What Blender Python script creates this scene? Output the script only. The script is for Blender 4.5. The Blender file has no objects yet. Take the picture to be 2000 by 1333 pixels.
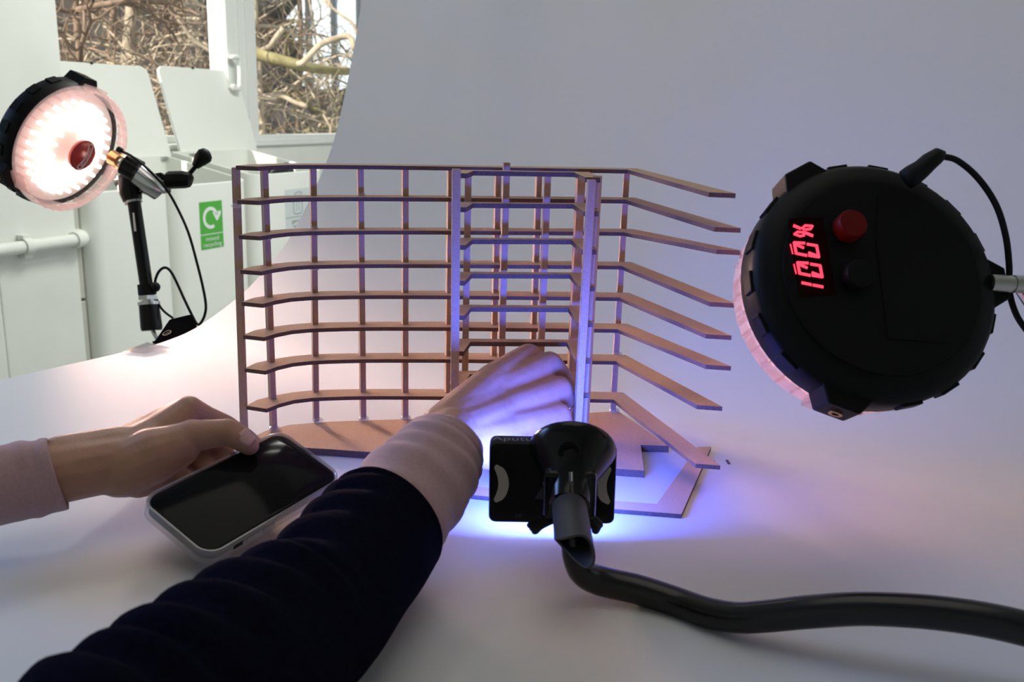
import bpy, bmesh, math, random
from mathutils import Vector, Matrix, noise

random.seed(7)
scene = bpy.context.scene
COL = scene.collection
V = Vector

# ------------------------------------------------------------------ camera
F, CX, CY = 1800.0, 1000.0, 666.5
PITCH = math.atan((666.5 - 212.0) / F)
ROLL = math.radians(1.7)
CAM = V((0, 0, .27))
FWD = V((0, math.cos(PITCH), -math.sin(PITCH)))
_up = V((0, math.sin(PITCH), math.cos(PITCH)))
_rt = V((1, 0, 0))
RGT = _rt * math.cos(ROLL) + _up * math.sin(ROLL)
UPV = -_rt * math.sin(ROLL) + _up * math.cos(ROLL)
cd = bpy.data.cameras.new('camera')
cam = bpy.data.objects.new('camera', cd)
COL.objects.link(cam)
M4 = Matrix((RGT, UPV, -FWD)).transposed().to_4x4()
M4.translation = CAM
cam.matrix_world = M4
cd.sensor_width = 36.0
cd.lens = F / 2000.0 * 36.0
cd.clip_start = .02
cd.clip_end = 300
cd.dof.use_dof = True
cd.dof.focus_distance = .77
cd.dof.aperture_fstop = 16.0
scene.camera = cam

# ------------------------------------------------------------------ world, sun, exposure
TH = math.radians(24)
UH = V((math.sin(TH), math.cos(TH), 0))      # along the window wall, away from the camera
VH = V((math.cos(TH), -math.sin(TH), 0))     # from the window wall into the room

world = bpy.data.worlds.new('world')
scene.world = world
world.use_nodes = True
wbg = world.node_tree.nodes['Background']
wbg.inputs[0].default_value = (.82, .91, 1.0, 1)
wbg.inputs[1].default_value = .9

sd = bpy.data.lights.new('sun', 'SUN')
sun = bpy.data.objects.new('sun', sd)
COL.objects.link(sun)
sd.energy = 9.0
sd.angle = math.radians(.6)
sd.color = (1.0, .93, .82)
sdir = (UH * .72 + VH * .22 + V((0, 0, -.52))).normalized()
sun.rotation_euler = sdir.to_track_quat('-Z', 'Y').to_euler()

for (lu, lv, lw_, lh_, en_, cc_) in ((2.5, -1.25, 1.2, .6, 42.0, (.98, 1.0, .94)), (3.7, -.3, 1.2, .6, 20.0, (.98, 1.0, .95)), (.62, -.25, 1.4, 1.2, 4.6, (1.0, .94, .86))):
    cl = bpy.data.lights.new('added_fill_lamp', 'AREA')          # unseen fill lamps added under the ceiling to brighten bins and table
    cl.shape = 'RECTANGLE'
    cl.size, cl.size_y = lw_, lh_
    cl.energy = en_
    cl.color = cc_
    clo = bpy.data.objects.new('added_fill_lamp', cl)
    COL.objects.link(clo)
    clo.location = UH * lu + VH * lv + V((0, 0, 1.70))
    clo.rotation_euler = (0, 0, math.radians(90) - TH)
wl = bpy.data.lights.new('blue_fill_lamp', 'AREA')                 # added lamp for the blue light from the left; its source is unseen
wl.shape = 'RECTANGLE'
wl.size, wl.size_y = 1.5, 1.2
wl.energy = 3.2
wl.color = (.24, .42, 1.0)
wl.spread = math.radians(34)
wlo = bpy.data.objects.new('blue_fill_lamp', wl)
COL.objects.link(wlo)
_wp = UH * .0 + VH * -2.93 + V((0, 0, 1.0))
wlo.matrix_world = Matrix.Translation(_wp) @ (V((-.36, .55, 0)) - _wp).to_track_quat('-Z', 'Y').to_matrix().to_4x4()

scene.view_settings.view_transform = 'Standard'
scene.view_settings.look = 'None'
scene.view_settings.gamma = 1.0
scene.view_settings.use_curve_mapping = False
scene.view_settings.exposure = 0.0

# ------------------------------------------------------------------ placing helpers
def ray(x, y):
    return FWD + RGT * ((x - CX) / F) + UPV * ((CY - y) / F)
def D(x, y, d):                      # point at distance d along the view axis
    return CAM + ray(x, y) * d
def Z(x, y, z=0.0):                  # point on a horizontal plane
    r = ray(x, y)
    return CAM + r * ((z - CAM.z) / r.z)
def PL(x, y, pt, n):                 # point on any plane
    r = ray(x, y)
    return CAM + r * ((V(pt) - CAM).dot(n) / r.dot(n))
def UV(u, v, z):
    return UH * u + VH * v + V((0, 0, z))

# ------------------------------------------------------------------ materials
MATS = {}
def mat(name, col, rough=.5, metal=0.0, noise_amt=0.0, noise_scale=50, bump=0.0, bump_scale=200, spec=.5,
        emit=None, emit_s=0.0, coat=0.0, sheen=0.0, sss=0.0, col2=None):
    if name in MATS:
        return MATS[name]
    m = bpy.data.materials.new(name)
    m.use_nodes = True
    nt = m.node_tree
    b = nt.nodes['Principled BSDF']
    b.inputs['Base Color'].default_value = (*col, 1)
    b.inputs['Roughness'].default_value = rough
    b.inputs['Metallic'].default_value = metal
    b.inputs['Specular IOR Level'].default_value = spec
    b.inputs['Coat Weight'].default_value = coat
    b.inputs['Sheen Weight'].default_value = sheen
    if sss:
        b.inputs['Subsurface Weight'].default_value = sss
        b.inputs['Subsurface Radius'].default_value = (.6, .25, .15)
        b.inputs['Subsurface Scale'].default_value = .006
    if emit:
        b.inputs['Emission Color'].default_value = (*emit, 1)
        b.inputs['Emission Strength'].default_value = emit_s
    tc = nt.nodes.new('ShaderNodeTexCoord')
    if noise_amt or col2:
        n = nt.nodes.new('ShaderNodeTexNoise')
        n.inputs['Scale'].default_value = noise_scale
        n.inputs['Detail'].default_value = 6
        nt.links.new(tc.outputs['Object'], n.inputs['Vector'])
        r = nt.nodes.new('ShaderNodeValToRGB')
        r.color_ramp.elements[0].position = .3
        r.color_ramp.elements[1].position = .7
        c2 = col2 or tuple(min(1, c * (1 + noise_amt)) for c in col)
        c1 = col if col2 else tuple(c * (1 - noise_amt) for c in col)
        r.color_ramp.elements[0].color = (*c1, 1)
        r.color_ramp.elements[1].color = (*c2, 1)
        nt.links.new(n.outputs['Fac'], r.inputs['Fac'])
        nt.links.new(r.outputs['Color'], b.inputs['Base Color'])
    if bump:
        n2 = nt.nodes.new('ShaderNodeTexNoise')
        n2.inputs['Scale'].default_value = bump_scale
        n2.inputs['Detail'].default_value = 4
        nt.links.new(tc.outputs['Object'], n2.inputs['Vector'])
        bp = nt.nodes.new('ShaderNodeBump')
        bp.inputs['Strength'].default_value = bump
        bp.inputs['Distance'].default_value = .001
        nt.links.new(n2.outputs['Fac'], bp.inputs['Height'])
        nt.links.new(bp.outputs['Normal'], b.inputs['Normal'])
    MATS[name] = m
    return m

def clear_mat(name, tint, gloss=.08, body=0.0, rough=.05):
    if name in MATS:
        return MATS[name]
    m = bpy.data.materials.new(name)
    m.use_nodes = True
    nt = m.node_tree
    nt.nodes.clear()
    out = nt.nodes.new('ShaderNodeOutputMaterial')
    t = nt.nodes.new('ShaderNodeBsdfTransparent')
    t.inputs[0].default_value = (*tint, 1)
    g = nt.nodes.new('ShaderNodeBsdfGlossy')
    g.inputs['Color'].default_value = (1, 1, 1, 1)
    g.inputs['Roughness'].default_value = rough
    lw = nt.nodes.new('ShaderNodeLayerWeight')
    lw.inputs['Blend'].default_value = .5
    fr = nt.nodes.new('ShaderNodeMath')
    fr.operation = 'POWER'
    fr.inputs[1].default_value = 4.0
    nt.links.new(lw.outputs['Facing'], fr.inputs[0])
    mx = nt.nodes.new('ShaderNodeMixShader')
    ad = nt.nodes.new('ShaderNodeMath')
    ad.operation = 'ADD'
    ad.inputs[1].default_value = gloss
    ad.use_clamp = True
    nt.links.new(fr.outputs[0], ad.inputs[0])
    nt.links.new(ad.outputs[0], mx.inputs[0])
    nt.links.new(t.outputs[0], mx.inputs[1])
    nt.links.new(g.outputs[0], mx.inputs[2])
    last = mx
    if body:
        tr = nt.nodes.new('ShaderNodeBsdfTranslucent')
        tr.inputs[0].default_value = (*tint, 1)
        df = nt.nodes.new('ShaderNodeBsdfDiffuse')
        df.inputs[0].default_value = (*tint, 1)
        m1 = nt.nodes.new('ShaderNodeMixShader')
        m1.inputs[0].default_value = .5
        nt.links.new(tr.outputs[0], m1.inputs[1])
        nt.links.new(df.outputs[0], m1.inputs[2])
        m2 = nt.nodes.new('ShaderNodeMixShader')
        m2.inputs[0].default_value = body
        nt.links.new(mx.outputs[0], m2.inputs[1])
        nt.links.new(m1.outputs[0], m2.inputs[2])
        last = m2
    nt.links.new(last.outputs[0], out.inputs[0])
    MATS[name] = m
    return m

def emit_mat(name, col, s):
    if name in MATS:
        return MATS[name]
    m = bpy.data.materials.new(name)
    m.use_nodes = True
    nt = m.node_tree
    b = nt.nodes['Principled BSDF']
    b.inputs['Base Color'].default_value = (*[c * .3 for c in col], 1)
    b.inputs['Emission Color'].default_value = (*col, 1)
    b.inputs['Emission Strength'].default_value = s
    MATS[name] = m
    return m

M_SHEET = mat('sheet_white_plastic', (.80, .80, .79), .55, bump=.05, bump_scale=600, spec=.3)
M_SHEET.node_tree.nodes['Principled BSDF'].inputs['Transmission Weight'].default_value = 0.0
def make_translucent(m, col, f):
    nt = m.node_tree
    b = nt.nodes['Principled BSDF']
    out = [q for q in nt.nodes if q.type == 'OUTPUT_MATERIAL'][0]
    t = nt.nodes.new('ShaderNodeBsdfTranslucent')
    t.inputs[0].default_value = (*col, 1)
    x = nt.nodes.new('ShaderNodeMixShader')
    x.inputs[0].default_value = f
    nt.links.new(b.outputs[0], x.inputs[1])
    nt.links.new(t.outputs[0], x.inputs[2])
    nt.links.new(x.outputs[0], out.inputs[0])
make_translucent(M_SHEET, (.80, .80, .80), .16)
M_MDF = mat('mdf_board', (.58, .375, .235), .75, noise_amt=.10, noise_scale=900, bump=.25, bump_scale=900, spec=.25)
M_MDFE = mat('mdf_laser_cut_edge', (.13, .08, .06), .8, noise_amt=.2, noise_scale=500, bump=.3, bump_scale=1200, spec=.2)
M_POST = mat('mdf_column', (.48, .32, .22), .75, noise_amt=.10, noise_scale=800, bump=.25, bump_scale=900, spec=.25)
M_BLACK = mat('black_plastic', (.004, .004, .0045), .5, bump=.05, bump_scale=500, spec=.15)
M_BLKG = mat('black_gloss_plastic', (.004, .004, .0045), .2, spec=.3)
M_RUB = mat('black_rubber', (.006, .006, .0065), .6, spec=.2)
M_CHROME = mat('chrome', (.72, .72, .72), .18, 1.0)
M_STEEL = mat('steel', (.55, .55, .53), .35, 1.0)
M_BRASS = mat('brass', (.55, .33, .15), .3, 1.0)
M_WALL = mat('painted_wall', (.80, .82, .76), .7, noise_amt=.03, noise_scale=6, bump=.1, bump_scale=80, spec=.2)
M_BRICK = mat('painted_block', (.50, .50, .44), .8, noise_amt=.05, noise_scale=8, bump=.2, bump_scale=60, spec=.2)
M_CEIL = mat('ceiling_paint', (.66, .67, .66), .85, spec=.1, noise_amt=.02, noise_scale=3)
M_FLOOR = mat('vinyl_floor', (.30, .30, .29), .6, noise_amt=.08, noise_scale=4)
M_BIN = mat('bin_white_laminate', (.85, .87, .81), .5, noise_amt=.015, noise_scale=5, spec=.3)
M_FRAME = mat('window_frame_white', (.82, .84, .80), .45, noise_amt=.01, noise_scale=5, spec=.3)
M_GLASS = clear_mat('window_glass', (.97, .985, .98), .02)
M_SKIN = mat('skin', (.44, .24, .165), .5, noise_amt=.07, noise_scale=120, bump=.28, bump_scale=900, spec=.35, sss=.25)
M_NAIL = mat('nail', (.60, .36, .32), .25, spec=.5, noise_amt=.02)
M_PINK = mat('pink_cotton', (.46, .295, .305), .9, noise_amt=.06, noise_scale=500, bump=.5, bump_scale=1500, spec=.1, sheen=.2)
M_NAVY = mat('navy_wool', (.0035, .0035, .010), .95, noise_amt=.3, noise_scale=300, bump=.6, bump_scale=900, spec=.02)

# ------------------------------------------------------------------ mesh builder
class MB:
    def __init__(s):
        s.v, s.f, s.mi = [], [], []
    def add(s, vs, fs, mi=0):
        o = len(s.v)
        s.v += [V(p) for p in vs]
        s.f += [tuple(i + o for i in f) for f in fs]
        s.mi += [mi] * len(fs)
        return s
    def box(s, c, size, rot=None, mi=0):
        hx, hy, hz = [a / 2 for a in size]
        vs = [V((x, y, z)) for x in (-hx, hx) for y in (-hy, hy) for z in (-hz, hz)]
        if rot is not None:
            vs = [rot @ p for p in vs]
        vs = [p + V(c) for p in vs]
        return s.add(vs, [(0, 1, 3, 2), (4, 6, 7, 5), (0, 4, 5, 1), (2, 3, 7, 6), (0, 2, 6, 4), (1, 5, 7, 3)], mi)
    def uvbox(s, u0, u1, v0, v1, z0, z1, mi=0):
        vs = [UV(u, v, z) for u in (u0, u1) for v in (v0, v1) for z in (z0, z1)]
        return s.add(vs, [(0, 1, 3, 2), (4, 6, 7, 5), (0, 4, 5, 1), (2, 3, 7, 6), (0, 2, 6, 4), (1, 5, 7, 3)], mi)
    def prism(s, top, off, mi=0, mis=None):
        """polygon (counter-clockwise seen from the outside of `top`) pushed by off"""
        n = len(top)
        vs = [V(p) for p in top] + [V(p) + V(off) for p in top]
        s.add(vs, [tuple(range(n)), tuple(range(2 * n - 1, n - 1, -1))], mi)
        o = len(s.v) - 2 * n
        for i in range(n):
            j = (i + 1) % n
            s.f.append((o + i, o + n + i, o + n + j, o + j))
            s.mi.append(mi if mis is None else mis)
        return s
    def loft(s, rings, cap=True, mi=0, closed=True):
        n = len(rings[0])
        o = len(s.v)
        for r in rings:
            s.v += [V(p) for p in r]
        for k in range(len(rings) - 1):
            for i in range(n if closed else n - 1):
                j = (i + 1) % n
                s.f.append((o + k * n + i, o + k * n + j, o + (k + 1) * n + j, o + (k + 1) * n + i))
                s.mi.append(mi)
        if cap:
            s.f.append(tuple(o + i for i in range(n - 1, -1, -1)))
            s.mi.append(mi)
            e = o + (len(rings) - 1) * n
            s.f.append(tuple(e + i for i in range(n)))
            s.mi.append(mi)
        return s
    def tube(s, pts, rad, n=10, cap=True, mi=0):
        pts = [V(p) for p in pts]
        if not hasattr(rad, '__len__'):
            rad = [rad] * len(pts)
        t0 = (pts[1] - pts[0]).normalized()
        a = t0.orthogonal().normalized()
        rings = []
        for i, p in enumerate(pts):
            t = (pts[min(i + 1, len(pts) - 1)] - pts[max(i - 1, 0)]).normalized()
            a = (a - t * a.dot(t)).normalized()
            b = t.cross(a)
            rings.append([p + (a * math.cos(q) + b * math.sin(q)) * rad[i] for q in [2 * math.pi * k / n for k in range(n)]])
        return s.loft(rings, cap, mi)
    def lathe(s, prof, org, axis, n=32, mi=0, ref=None, cap=True, ph=0):
        ax = V(axis).normalized()
        a = (V(ref) - ax * V(ref).dot(ax)).normalized() if ref is not None else ax.orthogonal().normalized()
        b = ax.cross(a)
        rings = [[V(org) + ax * z + (a * math.cos(q) + b * math.sin(q)) * r for q in [ph + 2 * math.pi * k / n for k in range(n)]] for r, z in prof]
        return s.loft(rings, cap, mi)
    def sphere(s, c, r, n=10, m=7, sc=(1, 1, 1), mi=0):
        rings = []
        for k in range(1, m):
            t = math.pi * k / m
            rings.append([V(c) + V((math.sin(t) * math.cos(q) * r * sc[0], math.sin(t) * math.sin(q) * r * sc[1], -math.cos(t) * r * sc[2])) for q in [2 * math.pi * i / n for i in range(n)]])
        return s.loft(rings, True, mi)
    def build(s, name, mats, parent=None, smooth=False, bevel=0.0, bseg=2, solid=0.0, subs=0):
        me = bpy.data.meshes.new(name)
        me.from_pydata([tuple(p) for p in s.v], [], s.f)
        if not isinstance(mats, (list, tuple)):
            mats = [mats]
        for m in mats:
            me.materials.append(m)
        if len(mats) > 1:
            me.polygons.foreach_set('material_index', s.mi)
        bm = bmesh.new()
        bm.from_mesh(me)
        bmesh.ops.recalc_face_normals(bm, faces=bm.faces)
        bm.to_mesh(me)
        bm.free()
        if smooth:
            me.polygons.foreach_set('use_smooth', [True] * len(me.polygons))
            if smooth == 'auto':
                me.set_sharp_from_angle(angle=math.radians(38))
        o = bpy.data.objects.new(name, me)
        COL.objects.link(o)
        if parent is not None:
            setp(o, parent)
        if solid:
            md = o.modifiers.new('solid', 'SOLIDIFY')
            md.thickness = solid
            md.offset = 0
        if subs:
            md = o.modifiers.new('sub', 'SUBSURF')
            md.levels = subs
            md.render_levels = subs
        if bevel:
            md = o.modifiers.new('bevel', 'BEVEL')
            md.width = bevel
            md.segments = bseg
            md.limit_method = 'ANGLE'
            md.angle_limit = math.radians(40)
        return o

WLOC = {}
def wloc(p):
    return WLOC.get(p.name, V((0, 0, 0)))
def setp(o, parent):
    o.parent = parent
    o.matrix_parent_inverse = Matrix.Translation(-wloc(parent)) if parent.name in WLOC else Matrix()
def tag(o, label=None, cat=None, group=None, kind=None):
    if label: o['label'] = label
    if cat: o['category'] = cat
    if group: o['group'] = group
    if kind: o['kind'] = kind
    return o
def empty(name, loc, label, cat, group=None):
    o = bpy.data.objects.new(name, None)
    COL.objects.link(o)
    o.location = loc
    o.empty_display_size = .02
    WLOC[o.name] = V(loc)
    return tag(o, label, cat, group)

def catmull(pts, k=6):
    pts = [V(p) for p in pts]
    P = [pts[0] * 2 - pts[1]] + pts + [pts[-1] * 2 - pts[-2]]
    out = []
    for i in range(1, len(P) - 2):
        for j in range(k):
            t = j / k
            a, b, c, d = P[i - 1], P[i], P[i + 1], P[i + 2]
            out.append(.5 * ((2 * b) + (c - a) * t + (2 * a - 5 * b + 4 * c - d) * t * t + (3 * b - a - 3 * c + d) * t ** 3))
    out.append(pts[-1])
    return out
def lerpl(vals, k):
    out = []
    for i in range(len(vals) - 1):
        for j in range(k):
            out.append(vals[i] + (vals[i + 1] - vals[i]) * j / k)
    out.append(vals[-1])
    return out

def text_mesh(body, name, size, org, ex, ey, mat_, parent, depth=.0002, align='CENTER', width=None):
    c = bpy.data.curves.new('t', 'FONT')
    c.body = body
    c.size = size
    c.align_x = align
    c.align_y = 'CENTER'
    c.resolution_u = 3
    t = bpy.data.objects.new('t', c)
    COL.objects.link(t)
    dg = bpy.context.evaluated_depsgraph_get()
    me = bpy.data.meshes.new_from_object(t.evaluated_get(dg))
    bpy.data.objects.remove(t)
    ex, ey = V(ex).normalized(), V(ey).normalized()
    ez = ex.cross(ey)
    xs = [v.co.x for v in me.vertices]
    kx = width / (max(xs) - min(xs)) if width else 1.0
    for v in me.vertices:
        v.co = V(org) + ex * v.co.x * kx + ey * v.co.y + ez * depth
    me.materials.clear()
    me.materials.append(mat_)
    o = bpy.data.objects.new(name, me)
    COL.objects.link(o)
    if parent is not None:
        setp(o, parent)
    return o

# ================================================================== STRUCTURE
VB = 2.409            # front of the bins
VW = 2.909            # room face of the window wall
FLOOR_Z, CEIL_Z = -.80, 1.75
tag(MB().uvbox(-3.5, 6.5, -3.2, 4.0, FLOOR_Z - .05, FLOOR_Z).build('floor', M_FLOOR), 'grey vinyl studio floor below the table', 'floor', kind='structure')
tag(MB().uvbox(-1.75, 6.5, -3.2, 2.65, CEIL_Z, CEIL_Z + .08).build('ceiling', M_CEIL), 'white painted ceiling over the studio', 'ceiling', kind='structure')
# window wall: below sill, above, right of the opening
SILL = .065
w = MB()
w.uvbox(1.2, 6.5, -3.12, -VW, FLOOR_Z, SILL)
w.uvbox(1.2, 6.5, -3.12, -VW, 1.45, CEIL_Z)
w.uvbox(5.6, 6.5, -3.12, -VW, SILL, 1.45)
tag(w.build('wall_back', M_WALL), 'pale wall below and around the studio windows', 'wall', kind='structure')
tag(MB().uvbox(6.4, 6.5, -2.9, 2.6, FLOOR_Z, CEIL_Z).build('wall_far', M_WALL), 'far end wall of the studio hidden behind the backdrop', 'wall', kind='structure')
_ws = MB()
_ws.uvbox(-1.6, -.82, -3.12, -VW, FLOOR_Z, CEIL_Z)
_ws.uvbox(.82, 1.2, -3.12, -VW, FLOOR_Z, CEIL_Z)
_ws.uvbox(-.82, .82, -3.12, -VW, FLOOR_Z, .33)
_ws.uvbox(-.82, .82, -3.12, -VW, 1.68, CEIL_Z)
tag(_ws.build('wall_side', M_WALL), 'pale side wall of the studio left of the camera', 'wall', kind='structure')
tag(MB().uvbox(-1.7, -1.6, -3.12, 2.6, FLOOR_Z, CEIL_Z).build('wall_near', M_WALL), 'pale wall of the studio behind the camera', 'wall', kind='structure')
tag(MB().uvbox(-1.6, 1.5, 2.5, 2.6, FLOOR_Z, CEIL_Z).build('wall_right', M_WALL), 'pale wall of the studio right of the table', 'wall', kind='structure')
# pillar on the left, with recessed joint lines made of separate panels
UP = 2.068
PV = VB + .02
pil = MB()
pil.uvbox(1.79, UP, -2.95, -PV, FLOOR_Z, CEIL_Z)
pil.uvbox(1.21, 1.786, -2.95, -PV, FLOOR_Z, CEIL_Z)
pil.uvbox(1.77, 1.81, -2.95, -(PV + .004), FLOOR_Z, CEIL_Z)
pillar = tag(pil.build('wall_left', M_WALL, bevel=.004), 'white painted pillar with a pipe across it beside the bins', 'wall', kind='structure')
# painted block strip behind the pillar edge
bl = MB()
zz = FLOOR_Z
r = 0
while zz < 0.05:
    bl.uvbox(UP + .0005, 2.106, -2.97, -(VB + .045), zz + .004, min(zz + .21, .06))
    zz += .215
tag(bl.build('wall_inner', M_BRICK, bevel=.003), 'cream painted blockwork between the pillar and the bins', 'wall', kind='structure')
# conduit pipe
pp = empty('conduit_pipe', UV(1.7, -PV + .022, -.166), 'cream painted conduit pipe running across the left pillar', 'pipe')
zp = -.166
yv = -PV + .023
MB().tube([UV(1.25, yv, zp), UV(UP - .02, yv, zp)], .019, 14).build('pipe_run', M_WALL, pp, smooth='auto')
el = [UV(UP - .03 + .055 * math.sin(t), yv - .055 + .055 * math.cos(t), zp) for t in [math.pi / 2 * k / 6 for k in range(7)]]
el.append(UV(UP + .025, yv - .07, zp))
MB().tube(el, .026, 14).build('elbow', M_WALL, pp, smooth='auto')
for uu in (1.47, 1.86):
    MB().tube([UV(uu, yv, zp), UV(uu + .025, yv, zp)], .025, 14).uvbox(uu, uu + .025, yv - .022, yv + .004, zp - .034, zp + .034).build('pipe_clip', M_WALL, pp, smooth='auto')

# ------------------------------------------------------------------ windows
GV = -3.02
def window(name, label, u0, u1, z0, z1, stile_l, stile_r, vf, vb, handle=False):
    e = empty(name, UV(u0, vf, z0), label, 'window')
    tag(e, kind='structure')
    f = MB()
    f.uvbox(u0, u0 + stile_l, vb, vf, z0, z1)
    f.uvbox(u1 - stile_r, u1, vb, vf, z0, z1)
    f.uvbox(u0 + stile_l, u1 - stile_r, vb, vf, z0, z0 + .03)
    f.uvbox(u0 + stile_l, u1 - stile_r, vb, vf, z1 - .06, z1)
    fr = f.build('window_frame', M_FRAME, e, bevel=.004)
    g = MB().uvbox(u0 + stile_l, u1 - stile_r, GV - .004, GV, z0 + .03, z1 - .06).build('pane', M_GLASS, e)
    b = MB()
    for a, c in ((u0 + stile_l, u0 + stile_l + .008), (u1 - stile_r - .008, u1 - stile_r)):
        b.uvbox(a, c, GV, GV + .008, z0 + .03, z1 - .06)
    b.build('gasket', M_RUB, e)
    return e
tag(MB().uvbox(1.2, 5.6, -3.12, -VW + .015, SILL, SILL + .018).build('trim_1', M_FRAME, bevel=.003), 'white window sill board behind the bins', 'sill', kind='structure')
window('window_1', 'large white framed window behind the left bins with branches outside', 2.0, 3.425, SILL + .018, 1.45, .06, .03, GV + .03, GV - .03)
w2 = window('window_2', 'tall white framed window with a lever handle next to the backdrop edge', 3.352, 4.9, SILL + .018, 1.45, .198, .08, -VW + .0, GV + .032)
window('added_window', 'added white framed window around the blue fill lamp, unseen left of the camera', -.82, .82, .33, 1.68, .05, .05, GV + .04, GV - .03)  # unseen window added to house the blue fill lamp
# casement groove lines
gl = MB()
gl.uvbox(3.425, 3.432, -VW - .004, -VW + .006, SILL, 1.44)
gl.uvbox(3.475, 3.482, -VW - .004, -VW + .006, SILL, 1.44)
gl.build('casement_groove', M_FRAME, w2)
hw = -VW
def hp(x, y, off):
    return PL(x, y, VH * (hw + off), VH)
hpts = [hp(452, 112, .0), hp(452, 112, .03), hp(460, 112, .038), hp(467, 118, .038), hp(468, 168, .038), hp(464, 173, .036), hp(457, 172, .03), hp(455, 165, .03)]
MB().tube(catmull(hpts, 4), .011, 10).build('window_handle', M_FRAME, w2, smooth=True)

# added fittings built round the unseen fill lamps
for (lu, lv, a_, b_, lb_) in ((2.5, -1.25, 1.2, .6, 'unseen fill panel added above the white bins'), (3.7, -.3, 1.2, .6, 'unseen fill panel added beyond the backdrop'), (.62, -.25, 1.4, 1.2, 'large unseen fill panel added above the shooting table')):
    ce = empty('added_fill_fitting', UV(lu, lv, 1.72), lb_, 'added fill light', 'added fill panels')
    fm = MB()
    for s_ in (-1, 1):
        fm.box(UV(lu, lv, 1.72) + VH * s_ * (b_ / 2 + .02), (a_ + .08, .04, .06), Matrix((UH, -VH, V((0, 0, 1)))).transposed())
        fm.box(UV(lu, lv, 1.72) + UH * s_ * (a_ / 2 + .02), (.04, b_, .06), Matrix((UH, -VH, V((0, 0, 1)))).transposed())
    fm.build('fitting_frame', M_FRAME, ce)
    MB().box(UV(lu, lv, 1.725), (a_, b_, .02), Matrix((UH, -VH, V((0, 0, 1)))).transposed()).build('diffuser', M_CEIL, ce)

# ================================================================== OUTSIDE
M_BARK = mat('pale_bark', (.44, .36, .27), .85, noise_amt=.35, noise_scale=14, bump=.4, bump_scale=40, spec=.1)
M_BARK2 = mat('brown_bark', (.24, .165, .12), .85, noise_amt=.35, noise_scale=14, bump=.4, bump_scale=40, spec=.1)
M_BARK3 = mat('olive_bark', (.27, .235, .12), .85, noise_amt=.35, noise_scale=10, bump=.4, bump_scale=40, spec=.1)
M_WOODS_SHADE = mat('woods_shade', (.030, .030, .034), .9, noise_scale=3.0, col2=(.10, .085, .075), bump=.6, bump_scale=8, spec=.05)  # dark colour holds the shade between the trees, standing in for dense branches
M_SOIL = mat('garden_soil', (.10, .085, .06), .95, noise_amt=.4, noise_scale=3)
M_FACADE = mat('pale_facade', (.62, .70, .78), .4, noise_amt=.04, noise_scale=1)
M_DARKM = mat('dark_mullion', (.05, .055, .07), .5)
tag(MB().uvbox(-6, 60, -60, -3.2, -2.65, -2.55).build('ground', M_SOIL), 'brown soil ground under the trees outside', 'ground', kind='structure')

def wander(p, d, L, n, wig, r0, r1):
    pts, rad = [p.copy()], [r0]
    for k in range(n):
        d = (d + V((random.gauss(0, wig), random.gauss(0, wig), random.gauss(0, wig)))).normalized()
        p = p + d * (L / n)
        pts.append(p.copy())
        rad.append(r0 + (r1 - r0) * (k + 1) / n)
    return pts, rad, d

def tree(name, label, base, top, r0, nb, spread, matl, blen=1.0, wig=.28, thin=.012, rise=.15, nt=10):
    e = empty(name, base, label, 'tree', 'bare trees outside the windows')
    pts = [base.lerp(top, k / nt) + V((random.gauss(0, r0 * .8), random.gauss(0, r0 * .8), 0)) for k in range(nt + 1)]
    MB().tube(pts, [r0 * (1 - .6 * k / nt) for k in range(nt + 1)], 9).build('trunk', matl, e, smooth=True)
    m = MB()
    for b in range(nb):
        t = random.uniform(.12, 1.0)
        p = pts[int(t * nt)]
        a = random.uniform(0, 2 * math.pi)
        d = V((math.cos(a), math.sin(a), random.gauss(rise, .35))).normalized()
        L = blen * random.uniform(.6, 1.5) * spread
        r = thin * random.uniform(.7, 1.9)
        q, rr, dd = wander(p, d, L, 9, wig, r, r * .45)
        if max(x.dot(VH) for x in q) > -3.5:
            continue
        m.tube(q, rr, 5, False)
        for s_ in range(random.randint(4, 7)):
            i = random.randint(2, 8)
            d2 = (dd + V((random.gauss(0, .8), random.gauss(0, .8), random.gauss(.1, .8)))).normalized()
            q2, r2, d3 = wander(q[i], d2, L * random.uniform(.25, .6), 7, wig * 1.3, rr[i] * .7, rr[i] * .25)
            if max(x.dot(VH) for x in q2) > -3.35:
                continue
            m.tube(q2, r2, 4, False)
            for s2 in range(3):
                j = random.randint(1, 6)
                d4 = (d3 + V((random.gauss(0, .9), random.gauss(0, .9), random.gauss(0, .9)))).normalized()
                q3, r3, _ = wander(q2[j], d4, L * random.uniform(.12, .3), 5, wig * 1.5, max(.003, rr[i] * .35), .002)
                m.tube(q3, r3, 3, False)
    m.build('branches', matl, e, smooth=True)
    return e
def ground_at(x, d, z=-2.55):
    p = D(x, 200, d)
    return V((p.x, p.y, z))
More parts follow.
